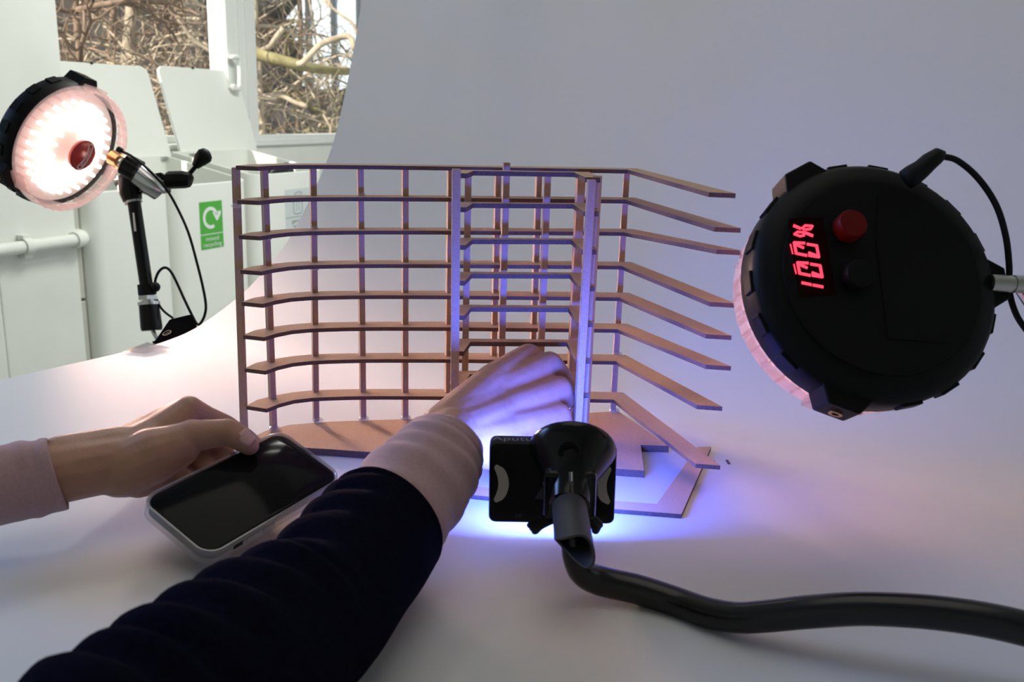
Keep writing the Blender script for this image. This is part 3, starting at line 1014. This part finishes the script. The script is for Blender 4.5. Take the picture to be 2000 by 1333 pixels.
sg.build('display_digits', M_SEG, dsp)
kb = onback(1662, 446)
MB().lathe([(RR * .118, 0), (RR * .118, .009), (RR * .108, .0105), (RR * .02, .0107)], onback(1652, 449), -nR, 28).build('red_knob', mat('red_knob_plastic', (.13, .003, .002), .45, spec=.2), eR, smooth='auto')
MB().lathe([(RR * .118, 0), (RR * .118, .008), (RR * .108, .0092), (RR * .02, .0094)], onback(1668, 545), -nR, 28).build('black_knob', M_BLACK, eR, smooth='auto')
MB().lathe([(.003, 0), (.003, .001), (.0015, .001)], onback(1785, 680), -nR, 12).build('screw', M_BLACK, eR, smooth='auto')
bd_ = MB()
for pa, pb in (((1712, 470), (1735, 660)), ((1735, 660), (1845, 668)), ((1712, 470), (1716, 385))):
    P, Q = onback(*pa, .0012), onback(*pb, .0012)
    t = (Q - P).normalized()
    nn = t.cross(nR) * .0005
    bd_.prism([P + nn, P - nn, Q - nn, Q + nn], nR * -.0006)
bd_.build('battery_door_line', M_BLACK, eR)
# power plug and cable
dR = .545
cb = empty('power_cable', D(1800, 335, .54), 'black power cable plugged into the top of the right round light', 'cable')
MB().tube([D(1768, 352, .548), D(1782, 343, .547), D(1800, 330, .546), D(1815, 316, .545), D(1833, 304, .545), D(1842, 306, .545)], [.0062, .0066, .0058, .0055, .0048, .0034], 12).build('plug', M_RUB, cb, smooth=True)
MB().tube(catmull([D(1838, 305, .545), D(1870, 314, .547), D(1910, 348, .55), D(1945, 400, .552), D(1964, 460, .555), D(1971, 520, .56), D(1971, 566, .568), D(1982, 608, .57), D(2002, 642, .57), D(2050, 700, .57), D(2140, 800, .57), D(2260, 880, .565), D(2380, 900, .56), D(2418, 860, .56), D(2419, 760, .558)], 6), .0019, 10).build('cord', M_RUB, cb, smooth=True)
# spigot and arm to the right, off frame
ra = empty('support_stand', Z(2420, 700, 0), 'steel rod reaching in from the right to hold the round light', 'stand')
MB().tube([D(1935, 553, .555), D(1975, 555, .555)], .0052, 16).build('spigot', M_STEEL, ra, smooth='auto')
MB().tube([D(1975, 555, .555), D(1979, 555, .555)], .0047, 16).tube([D(1979, 555, .555), D(2420, 575, .56)], .0054, 16).build('rod', M_STEEL, ra, smooth='auto')
MB().tube([D(2006, 543, .56), D(2036, 590, .56)], .010, 16).build('clamp_barrel', M_CHROME, ra, smooth='auto')
q = D(2420, 575, .56)
MB().tube([V((q.x, q.y, .004)), V((q.x, q.y, q.z + .03))], .009, 14).build('upright', M_BLACK, ra, smooth='auto')
MB().lathe([(.045, 0), (.045, .006), (.012, .012)], V((q.x, q.y, .0)), V((0, 0, 1)), 24).build('foot', M_BLACK, ra, smooth='auto')

# ================================================================== LEFT STAND
SD = 1.545
st = empty('light_stand', D(288, 645, SD), 'black clamp arm with chrome fittings holding the left round light', 'stand')
def pxl(v_, d=SD):
    return v_ * d / F
def tubepx(pts, radpx, name, m_, par, n=18, d=SD, sm='auto'):
    return MB().tube([D(p[0], p[1], p[2] if len(p) > 2 else d) for p in pts], [pxl(r_) for r_ in radpx] if hasattr(radpx, '__len__') else pxl(radpx), n).build(name, m_, par, smooth=sm)
tubepx([(262, 396), (290, 585)], 12.5, 'pole', M_BLKG, st)
tubepx([(286, 556), (288, 576)], [17, 17], 'strap_ring', M_RUB, st)
MB().sphere(D(303, 561, SD - .006), pxl(10), 12, 8).build('strap_knob', M_RUB, st, smooth=True)
tubepx([(289, 578), (289.5, 586)], 19, 'hex_nut', M_CHROME, st, 6)
tubepx([(289.5, 586), (290.5, 591)], 14, 'thread', M_CHROME, st)
tubepx([(290.5, 590), (291, 596)], 21, 'flange', M_CHROME, st)
tubepx([(291, 596), (296, 640), (296.5, 646)], [19, 20.5, 19], 'lower_socket', M_BLKG, st)
tubepx([(297, 644), (310, 668)], 4, 'pin', M_CHROME, st)
tubepx([(310, 665), (318, 700), (330, 760)], 12, 'clamp_post', M_BLACK, st)
tubepx([(260, 393), (261, 397)], 17, 'collar', M_CHROME, st)
tubepx([(252, 345), (254, 372), (259, 392)], [22, 22, 18], 'clamp_head', M_BLKG, st)
tubepx([(244, 322, SD - .02), (268, 338, SD - .02), (296, 362, SD - .02), (312, 374, SD - .01)], [21, 22, 21, 20], 'joint_barrel', M_CHROME, st)
tubepx([(244, 321, SD - .028), (270, 336, SD - .026)], [22, 23], 'joint_ring', M_BLKG, st)
tubepx([(232, 314, SD - .015), (262, 334, SD - .03)], [11.5, 11.5], 'stud', M_STEEL, st)
tubepx([(240, 318, SD - .027), (246, 322, SD - .027)], 14, 'stud_ring', M_CHROME, st)
tubepx([(220, 308, SD - .010), (236, 317, SD - .018)], 15, 'brass_bushing', M_BRASS, st)
MB().box(D(302, 360, SD + .004), (pxl(48), pxl(40), pxl(34)), Matrix((RGT, FWD, UPV)).transposed() @ Matrix.Rotation(math.radians(-8), 3, 'Y')).build('clamp_jaw', M_BLKG, st, bevel=.002)
tubepx([(325, 352), (331, 352), (360, 351), (372, 352), (374, 353)], [14, 17, 17, 14, 9], 'lever_grip', M_BLACK, st, 8)
tubepx([(366, 345), (388, 318)], 4.4, 'lever_rod', M_BLACK, st)
tubepx([(381, 326), (384, 322), (392, 312), (400, 304), (406, 299), (409, 297)], [7, 9, 14, 16, 12, 5], 'lever_knob', M_BLACK, st, sm=True)
tubepx([(226, 357), (236, 356)], 8, 'bolt_end', M_STEEL, st)
tubepx([(234, 356), (244, 355)], 12, 'bolt_head', M_BLKG, st)
MB().prism([D(x, y, SD - pxl(13.2)) for x, y in ((258.5, 416), (262, 416), (266, 452), (262, 452))], FWD * .0005).build('printed_label', M_BADGEW, st)
# cable of the left light
lc = empty('power_cable', D(330, 360, SD), 'thin black cable hanging from the left round light beside the stand', 'cable')
MB().tube([D(230, 291, SD - .04), D(238, 296, SD - .04)], pxl(6), 10).build('plug', M_RUB, lc, smooth='auto')
c1 = [(238, 296, SD - .04), (258, 306, SD - .05), (290, 332, SD - .05), (322, 366, SD - .04), (345, 404), (368, 455), (385, 515), (396, 560), (402, 595), (400, 615), (393, 630), (386, 634), (378, 622), (360, 585), (345, 552), (333, 530), (322, 523), (311, 530), (304, 545), (302, 562)]
MB().tube(catmull([D(x[0], x[1], x[2] if len(x) > 2 else SD) for x in c1], 5), pxl(2.7), 8).build('cord', M_RUB, lc, smooth=True)
MB().tube(catmull([D(306, 585, SD), D(312, 598, SD), D(322, 610, SD), D(338, 622, SD)], 4), pxl(2.4), 8).build('tail', M_RUB, lc, smooth=True)
# black wedge power unit resting on the sheet edge
M_WEDGE = mat('black_wedge_plastic', (.004, .004, .0045), .9, spec=0.0, bump=.05, bump_scale=300)
def onsheet(x, y):
    return D(x, y, 1.10)
f_a, f_b, f_c = D(297, 671, 1.08), D(330, 623, 1.12), D(353, 662, 1.075)
g_b, g_c = D(374, 612, 1.16), D(394, 652, 1.125)
g_a = f_a + (g_b - f_b)
we = empty('power_pack', (f_a + f_c) / 2, 'black triangular power pack resting on the left edge of the sheet', 'power pack')
wm = MB()
wm.add([f_a, f_b, f_c, g_a, g_b, g_c], [(0, 1, 2), (5, 4, 3), (0, 3, 4, 1), (1, 4, 5, 2), (2, 5, 3, 0)])
wm.build('wedge_case', M_WEDGE, we, bevel=.0025)
cc = (f_a + f_b + f_c) / 3
nn_ = (f_b - f_a).cross(f_c - f_a).normalized()
if nn_.dot(CAM - cc) < 0: nn_ = -nn_
MB().lathe([(.0055, 0), (.0055, .0005), (.0045, .0005), (.0045, 0)], cc + nn_ * .0003, nn_, 20).build('dial_ring', M_BLKG, we, smooth='auto')

# ================================================================== BLUE PANEL AND FLEXIBLE ARM
PD = .566
ppx = PD / F
pcn = D(1079, 947, PD)
pr = Matrix((RGT, FWD, UPV)).transposed() @ Matrix.Rotation(math.radians(1.0), 3, 'Y') @ Matrix.Rotation(math.radians(11), 3, 'X')
ax, ay, az = pr.col[0], pr.col[1], pr.col[2]
PW, PH, PT = 248 * ppx, 164 * ppx, .017
lp = empty('led_panel', pcn, 'small black LED panel shining blue light at the model', 'led light')
def rrect(w_, h_, r_, n=6):
    out = []
    for s, (cx, cy) in enumerate(((w_ / 2 - r_, h_ / 2 - r_), (-w_ / 2 + r_, h_ / 2 - r_), (-w_ / 2 + r_, -h_ / 2 + r_), (w_ / 2 - r_, -h_ / 2 + r_))):
        for k in range(n + 1):
            q = math.pi / 2 * (s + k / n)
            out.append((cx + r_ * math.cos(q), cy + r_ * math.sin(q)))
    return out
def ppt(x, y, t=0):
    return pcn + ax * x + az * y + ay * t
rings = []
for (ins, t) in ((.0022, 0), (.0006, .0008), (0, .0024), (0, PT - .001), (.001, PT)):
    rings.append([ppt(x, y, t) for x, y in rrect(PW - 2 * ins, PH - 2 * ins, .0042)])
MB().loft(rings).build('panel_body', M_BLACK, lp, smooth='auto')
M_BLUE = emit_mat('blue_diffuser', (.06, .12, 1.0), 6.0)
MB().loft([[ppt(x, y, PT) for x, y in rrect(PW - .008, PH - .008, .003)], [ppt(x, y, PT + .0006) for x, y in rrect(PW - .009, PH - .009, .003)]]).build('diffuser', M_BLUE, lp)
M_PAD = mat('beige_pad', (.42, .39, .33), .7)
for s in (-1, 1):
    pts = []
    cx = s * (PW / 2 - .0105)
    N = 14
    left, right = [], []
    for k in range(N + 1):
        t = -1 + 2 * k / N
        bow = (1 - t * t)
        wd = .0046 * (1 - t ** 6) ** .5 + .0006
        xx = s * (PW / 2 - .0045 - .0045 * bow)
        left.append((xx - s * .0 - wd * .62, t * PH * .235))
        right.append((xx + wd * .62, t * PH * .235))
    poly = left + right[::-1]
    MB().prism([ppt(x, y, -.0004) for x, y in poly], ay * .0008).build('magnet_pad', M_PAD, lp)
    arc = MB()
    for rr_ in (.019, .0203, .0216, .0229, .0242):
        pl = []
        for k in range(13):
            q = math.radians(-58 + 116 * k / 12)
            x = s * (PW / 2 + .0065 - rr_ * math.cos(q) * .98)
            y = rr_ * math.sin(q) * 1.02
            if abs(x) < PW / 2 - .001:
                pl.append(ppt(x, y, -.0002))
        if len(pl) > 2:
            arc.tube(pl, .00022, 4)
    arc.build('embossed_rings', M_RUB, lp)
M_GREYINK = mat('grey_print', (.16, .16, .17), .6)
text_mesh('Aputure', 'panel_lettering', .012, ppt(-.0205, PH / 2 + .0001, .0085), ax, ay, M_GREYINK, lp, .0003, width=.034)
text_mesh('CE', 'panel_lettering', .0030, ppt(-.0205, -PH / 2 + .0052, 0), ax, az, mat('faint_print', (.06, .06, .06), .6), lp, .0003)
MB().prism([ppt(-.0110, -.0095, -.0003), ppt(-.002, -.0095, -.0003), ppt(-.002, .0055, -.0003)], ay * .0004).build('triangle_mark', mat('dark_grey_mark', (.03, .03, .03), .6), lp)
al = bpy.data.lights.new('blue_panel_lamp', 'AREA')
al.shape = 'RECTANGLE'
al.size, al.size_y = PW * .9, PH * .9
al.energy = 1.4
al.color = (.055, .115, 1.0)
al.spread = math.radians(170)
alo = bpy.data.objects.new('blue_panel_lamp', al)
COL.objects.link(alo)
alo.matrix_world = Matrix.Translation(pcn + ay * (PT + .0012)) @ ay.to_track_quat('-Z', 'Z').to_matrix().to_4x4()

fa = empty('flexible_clip_arm', D(1118, 1000, .53), 'black flexible gooseneck arm with a spring clip holding the blue panel', 'clip arm')
bell_o = D(1112, 985, .535)
bell_t = D(1118, 882, .560)
bax = (bell_t - bell_o)
BLn = bax.length
MB().lathe([(.0120, 0), (.0125, BLn * .25), (.0150, BLn * .45), (.0200, BLn * .68), (.0245, BLn * .88), (.0262, BLn * .985), (.0266, BLn * 1.05), (.0258, BLn * 1.09), (.0235, BLn * 1.10), (.0215, BLn * 1.0), (.012, BLn * .7), (.004, BLn * .66)], bell_o, bax, 40).build('clip_jaw', M_BLKG, fa, smooth='auto')
MB().box(D(1112, 962, .545), (.031, .016, .030), pr).build('clip_body', M_BLKG, fa, bevel=.003)
MB().tube([D(1060, 955, .546), D(1166, 953, .546)], .0052, 14).build('spring_pivot', M_BLKG, fa, smooth='auto')
MB().tube([D(1115, 922, .524), D(1115, 940, .524)], .0012, 8).build('rivet', M_CHROME, fa, smooth='auto')
# finger hole in the jaw
MB().lathe([(.0052, 0), (.0062, .0006), (.0062, .0012), (.0035, .0012), (.0035, 0)], D(1110, 880, .5375), -(FWD + UPV * .35), 20).build('jaw_eyelet', M_BLACK, fa, smooth='auto')
for s in (-1, 1):
    for k in range(3):
        a0 = D(1108 + s * (24 + 2 * k), 1003 + 6 * k, .543)
        a1 = D(1108 + s * (48 + 2 * k), 1013 + 7 * k, .545)
        a2 = D(1108 + s * ((76 if s < 0 else 66) - 5 * k), 1028 + 6 * k, .550)
        MB().tube(catmull([a0, a1, a2], 4), [.0026] * 8 + [.0016], 8).build('lower_prong', M_RUB, fa, smooth=True)
# grey collar sleeve with slanted mouth
M_GREY = mat('grey_silicone', (.040, .038, .040), .5, spec=.4)
g0, g1 = D(1112, 992, .530), D(1122, 1070, .488)
gx = (g1 - g0).normalized()
sx = (RGT - gx * RGT.dot(gx)).normalized()
sy = gx.cross(sx)
gm = MB()
nr = 30
for rad_, inner in ((.0103, False), (.0088, True)):
    pass
def gring(r_, t, slant):
    out = []
    for k in range(nr):
        q = 2 * math.pi * k / nr
        off = slant * (.010 * math.cos(q - .5) - .006 * math.sin(2 * q))
        out.append(g0 + gx * (t + off) + (sx * math.cos(q) + sy * math.sin(q)) * r_)
    return out
Lg = (g1 - g0).length
gm.loft([gring(.0080, -.003, 0), gring(.0100, .001, 0), gring(.0102, Lg * .45, .2), gring(.0104, Lg, 1), gring(.0090, Lg, 1), gring(.0086, Lg * .5, .2)], False)
gm.build('collar_sleeve', M_GREY, fa, smooth='auto')
gp = [(1116, 1020, .515), (1119, 1055, .512), (1124, 1092, .513), (1140, 1120, .518), (1175, 1136, .522), (1245, 1152, .520), (1320, 1176, .512), (1380, 1197, .500), (1440, 1207, .490), (1500, 1204, .482), (1590, 1195, .472), (1700, 1190, .462), (1850, 1200, .452), (2000, 1228, .442), (2200, 1290, .430), (2450, 1400, .42)]
gpt = catmull([D(*p) for p in gp], 6)
grad = lerpl([.0062, .0066, .0070, .0078, .0084, .0084, .0083, .0083, .0081, .0083, .0085, .0084, .0085, .0086, .0086, .0086], 6)
M_NECK = mat('gooseneck_rubber', (.006, .006, .007), .25, spec=.4)
MB().tube(gpt, grad, 20).build('gooseneck', M_NECK, fa, smooth=True)

# ================================================================== PHONE
ph = [CAM + (V(p) - CAM) * .92 for p in ((-.2382, .5502, .0186), (-.1843, .5183, -.0055), (-.1186, .6245, .0065), (-.1725, .6564, .0307))]
pc_ = (ph[0] + ph[1] + ph[2] + ph[3]) / 4
pxv = ((ph[3] - ph[0]) + (ph[2] - ph[1])) / 2
pyv = ((ph[0] - ph[1]) + (ph[3] - ph[2])) / 2
PLn, PWd = pxv.length, pyv.length
pxv.normalize()
pyv = (pyv - pxv * pyv.dot(pxv)).normalized()
pzv = pxv.cross(pyv)
pho = empty('phone', pc_, 'black screened smartphone in a clear case held in the left hand', 'phone')
def phpt(x, y, t):
    return pc_ + pxv * x + pyv * y + pzv * t
def slab(w_, h_, r_, layers):
    return [[phpt(x, y, t) for x, y in rrect(w_ - 2 * i, h_ - 2 * i, max(r_ - i, .001), 8)] for i, t in layers]
M_SCREEN = mat('phone_screen_glass', (.004, .004, .005), .10, spec=.10)
M_PHBODY = mat('phone_body', (.05, .05, .055), .3, .6)
M_CASE = clear_mat('clear_case', (.70, .68, .68), .14, .12, .12)
MB().loft(slab(PLn - .004, PWd - .004, .0095, ((.001, -.0085), (0, -.0075), (0, -.0018), (.0008, -.001)))).build('phone_body', M_PHBODY, pho, smooth='auto')
scr = MB().loft(slab(PLn - .0052, PWd - .0052, .009, ((0, -.001), (0, -.0004), (.0004, -.0002)))).build('screen', M_SCREEN, pho, smooth='auto')
cs = MB()
lay = ((.0008, -.0106), (0, -.0094), (0, -.0010), (.0004, .0004), (.0014, .0006), (.0019, .0000), (.0019, -.0040))
cs.loft(slab(PLn, PWd, .0115, lay), False)
cs.build('clear_case', M_CASE, pho, smooth='auto')
MB().prism([phpt(x, -PWd / 2 - .0002, t) for x, t in ((-.038, -.0058), (-.031, -.0058), (-.031, -.0030), (-.038, -.0030))], pyv * .0006).build('mute_switch_slot', M_BLACK, pho)
for x0, x1 in ((-.028, -.018), (-.0155, -.0055)):
    MB().box(phpt((x0 + x1) / 2, -PWd / 2 - .0003, -.0046), (x1 - x0, .0012, .0026), Matrix((pxv, pyv, pzv)).transposed()).build('volume_button', M_CASE, pho, bevel=.0004)
MB().box(phpt(PLn / 2 - .0062, .006, -.0001), (.0008, .011, .0002), Matrix((pxv, pyv, pzv)).transposed()).build('earpiece', M_BLACK, pho)

# ================================================================== PERSON (two arms)
def capsule(m, p0, r0, p1, r1, n=14):
    p0, p1 = V(p0), V(p1)
    ax_ = (p1 - p0)
    L = ax_.length
    if L < 1e-6: return
    ax_.normalize()
    a = ax_.orthogonal().normalized()
    b = ax_.cross(a)
    rings = []
    for k in range(1, 5):
        t = math.pi / 2 * (k / 5 - 1)
        rings.append((p0 + ax_ * r0 * math.sin(t), r0 * math.cos(t)))
    rings.append((p0, r0)); rings.append((p1, r1))
    for k in range(1, 5):
        t = math.pi / 2 * k / 5
        rings.append((p1 + ax_ * r1 * math.sin(t), r1 * math.cos(t)))
    m.loft([[c + (a * math.cos(q) + b * math.sin(q)) * r for q in [2 * math.pi * i / n for i in range(n)]] for c, r in rings], True)
def chain(m, pts):
    P = [(D(x, y, d), r / 1000.0) for x, y, d, r in pts]
    for (p, r), (q, s) in zip(P[:-1], P[1:]):
        capsule(m, p, r, q, s)
def remeshed(m, name, material, parent, vox=.0013, smooth=8):
    me = bpy.data.meshes.new('tmp')
    me.from_pydata([tuple(p) for p in m.v], [], m.f)
    bm = bmesh.new(); bm.from_mesh(me)
    bmesh.ops.recalc_face_normals(bm, faces=bm.faces)
    bm.to_mesh(me); bm.free()
    t = bpy.data.objects.new('tmp', me)
    COL.objects.link(t)
    r = t.modifiers.new('r', 'REMESH'); r.mode = 'VOXEL'; r.voxel_size = vox
    s = t.modifiers.new('s', 'SMOOTH'); s.factor = .5; s.iterations = smooth
    dg = bpy.context.evaluated_depsgraph_get()
    out = bpy.data.meshes.new_from_object(t.evaluated_get(dg))
    bpy.data.objects.remove(t)
    out.name = name
    out.materials.clear(); out.materials.append(material)
    out.polygons.foreach_set('use_smooth', [True] * len(out.polygons))
    o = bpy.data.objects.new(name, out)
    COL.objects.link(o)
    setp(o, parent)
    return o
def sleeve(secs, name, material, parent, ratio=.9, folds=0.0, fold_n=9, open_end=True, k=8, n=40, seed=0, thick=.0016, scallop=None, along=6.0):
    P = catmull([D(x, y, d) for x, y, h_, d in secs], k)
    Rr = lerpl([h_ * d / F for x, y, h_, d in secs], k)
    rings = []
    N = len(P)
    for i, p in enumerate(P):
        t = (P[min(i + 1, N - 1)] - P[max(i - 1, 0)]).normalized()
        a = t.cross(FWD).normalized()
        b = t.cross(a).normalized()
        ring = []
        s = i / (N - 1)
        for j in range(n):
            q = 2 * math.pi * j / n
            r = Rr[i]
            fx = folds * r * (.6 * noise.noise(V((math.cos(q) * 1.2 + seed, math.sin(q) * 1.2, s * along))) + .4 * math.sin(s * fold_n * 2 * math.pi + 1.3 * math.cos(q) + 2 * noise.noise(V((s * 3, q * .2, seed)))))
            if scallop:
                w_ = max(0.0, math.cos(q - scallop[0])) ** 1.5
                fx += r * scallop[1] * w_ * (abs(math.sin(math.pi * scallop[2] * (s ** .9) + .4)) - .9) * min(1, s * 4)
            rr_ = r + fx
            ring.append(p + a * math.cos(q) * rr_ + b * math.sin(q) * rr_ * ratio)
        rings.append(ring)
    # fold the first ring inwards to give the hem thickness
    c0 = P[0]
    def shrink(ring, p, dr):
        return [p + (v_ - p) * (1 - dr / max((v_ - p).length, 1e-6)) for v_ in ring]
    t0 = (P[1] - P[0]).normalized()
    inner = [shrink(rings[min(3, N - 1)], P[min(3, N - 1)], thick * 2.2), shrink(rings[1], P[1], thick * 2), [v_ - t0 * thick * .3 for v_ in shrink(rings[0], P[0], thick)]]
    m = MB().loft(inner + rings, False)
    # cap far end
    o_ = len(m.v) - n
    m.f.append(tuple(range(o_, o_ + n))); m.mi.append(0)
    return m.build(name, material, parent, smooth=True)

pe = empty('person', D(60, 1000, .56), 'person reaching in from the left in pink shirt and navy jumper, holding a phone', 'person')
# --- left hand
m = MB()
chain(m, [(-150, 968, .53, 19), (60, 936, .560, 19), (150, 918, .575, 19), (225, 905, .590, 18.5)])
chain(m, [(120, 900, .575, 16), (235, 880, .598, 16)])
chain(m, [(225, 905, .590, 18), (300, 870, .615, 19), (368, 803, .630, 10.6)])          # index metacarpal
chain(m, [(230, 890, .600, 16), (290, 850, .622, 14), (362, 806, .634, 10.5)])
chain(m, [(235, 905, .600, 17), (355, 818, .650, 11)])
chain(m, [(240, 912, .605, 16), (335, 848, .660, 11)])
chain(m, [(245, 925, .600, 16), (312, 885, .655, 11)])
chain(m, [(235, 918, .588, 18), (300, 890, .595, 18.5), (345, 872, .600, 15), (375, 852, .602, 11.2)])   # thenar
chain(m, [(375, 852, .602, 10.8), (412, 848, .604, 9.6), (444, 845, .606, 9.2), (470, 858, .607, 8.3), (487, 871, .607, 6.6)])   # thumb
chain(m, [(368, 803, .630, 10.6), (400, 818, .640, 9.2), (438, 834, .648, 8.8), (478, 858, .652, 7.8), (512, 886, .648, 6.8)])   # index
chain(m, [(355, 818, .650, 10.5), (425, 878, .660, 9), (455, 915, .648, 8), (478, 945, .640, 7)])
chain(m, [(335, 848, .660, 10.5), (395, 910, .650, 9), (425, 945, .632, 8), (455, 968, .622, 7)])
chain(m, [(312, 885, .655, 10), (352, 938, .630, 8.5), (380, 962, .615, 7.5), (410, 985, .606, 6.5)])
chain(m, [(270, 935, .60, 13), (330, 925, .63, 12)])
remeshed(m, 'left_hand', M_SKIN, pe)
# thumb nail
nt_ = D(483, 861, .5955)
tdir = (D(487, 871, .607) - D(470, 858, .607)).normalized()
nz_ = (CAM - nt_).normalized()
nz_ = (nz_ + UPV * .5 + RGT * .45).normalized()
nz_ = (nz_ - tdir * nz_.dot(tdir)).normalized()
nx_ = tdir.cross(nz_)
nm = MB()
rows_ = []
cN = D(478, 864, .607)
for i in range(7):
    s = -1 + 2 * i / 6
    row = []
    for j in range(7):
        q = -.75 + 1.5 * j / 6
        wv = (1 - .18 * s * s) if s < 0 else (1 - .35 * s ** 3)
        row.append(cN + tdir * s * .0052 + (nx_ * math.sin(q * wv) + nz_ * math.cos(q * wv)) * (.0080 - .0010 * (s + 1) / 2))
    rows_.append(row)
nm.loft(rows_, False, closed=False)
nm.build('thumb_nail', M_NAIL, pe, smooth=True, solid=.0005)
sleeve([(112, 924, 73, .566), (85, 932, 75, .563), (40, 940, 77, .557), (-30, 952, 79, .545), (-150, 972, 82, .525)], 'shirt_sleeve', M_PINK, pe, .9, .05, 3, seed=4)
# --- right hand
m = MB()
chain(m, [(760, 1000, .535, 24), (830, 910, .574, 21), (880, 850, .606, 18.5)])
chain(m, [(862, 836, .612, 15), (905, 800, .642, 15.5), (965, 745, .686, 14), (1032, 698, .722, 11)])
chain(m, [(870, 842, .610, 16), (960, 775, .676, 15), (1073, 712, .714, 10.4)])
chain(m, [(880, 852, .608, 17), (980, 808, .664, 15), (1092, 760, .700, 10.4)])
chain(m, [(888, 864, .608, 16), (985, 845, .652, 15), (1090, 812, .684, 10.2)])
chain(m, [(896, 874, .610, 14), (970, 878, .640, 15), (1060, 855, .670, 11)])
chain(m, [(900, 830, .636, 15), (985, 800, .690, 15), (1060, 765, .715, 12)])
chain(m, [(1032, 698, .722, 11), (1062, 715, .732, 9.4), (1090, 738, .740, 8.8), (1108, 778, .744, 7.6), (1114, 805, .742, 6.6)])       # index
chain(m, [(1073, 712, .714, 10.4), (1092, 733, .724, 9.4), (1108, 757, .730, 8.6), (1110, 800, .734, 7.6), (1100, 838, .730, 6.8)])    # middle
chain(m, [(1092, 760, .700, 10.4), (1102, 778, .710, 9.1), (1108, 800, .718, 8.4), (1104, 835, .720, 7.4), (1094, 862, .714, 6.6)])    # ring
chain(m, [(1090, 812, .684, 10.2), (1100, 835, .698, 8.4), (1098, 860, .704, 7.4), (1088, 880, .704, 6.2)])                             # little
chain(m, [(930, 830, .680, 13), (1000, 835, .710, 11), (1060, 840, .728, 9), (1085, 838, .732, 7.5)])                                # thumb behind
remeshed(m, 'right_hand', M_SKIN, pe, smooth=11)
# ring on the finger
rc = D(1105, 781, .7125)
rd = (D(1108, 800, .718) - D(1092, 760, .700)).normalized()
ra_ = rd.orthogonal().normalized()
rb2 = rd.cross(ra_)
rg = [rc + (ra_ * math.cos(q) + rb2 * math.sin(q)) * .0096 for q in [2 * math.pi * k / 36 for k in range(37)]]
MB().tube(rg, .0010, 8, False).build('finger_ring', mat('gold_ring', (.75, .55, .38), .2, 1.0), pe, smooth=True)
sleeve([(884, 856, 67, .590), (872, 873, 80, .584), (856, 894, 90, .575), (828, 934, 101, .559), (788, 980, 111, .538), (745, 1030, 115, .516), (700, 1080, 118, .493)], 'shirt_cuff', M_PINK, pe, .9, .075, 7, seed=9, along=16.0)
sleeve([(760, 1018, 123, .520), (742, 1036, 131, .511), (690, 1098, 139, .477), (614, 1194, 152, .432), (528, 1255, 186, .396), (425, 1345, 214, .356), (300, 1442, 235, .322), (165, 1535, 248, .292), (-60, 1690, 258, .262)], 'jumper_sleeve', M_NAVY, pe, .9, .03, 5, seed=2, n=56, k=10, thick=.0026, scallop=(math.pi, .26, 13.0))
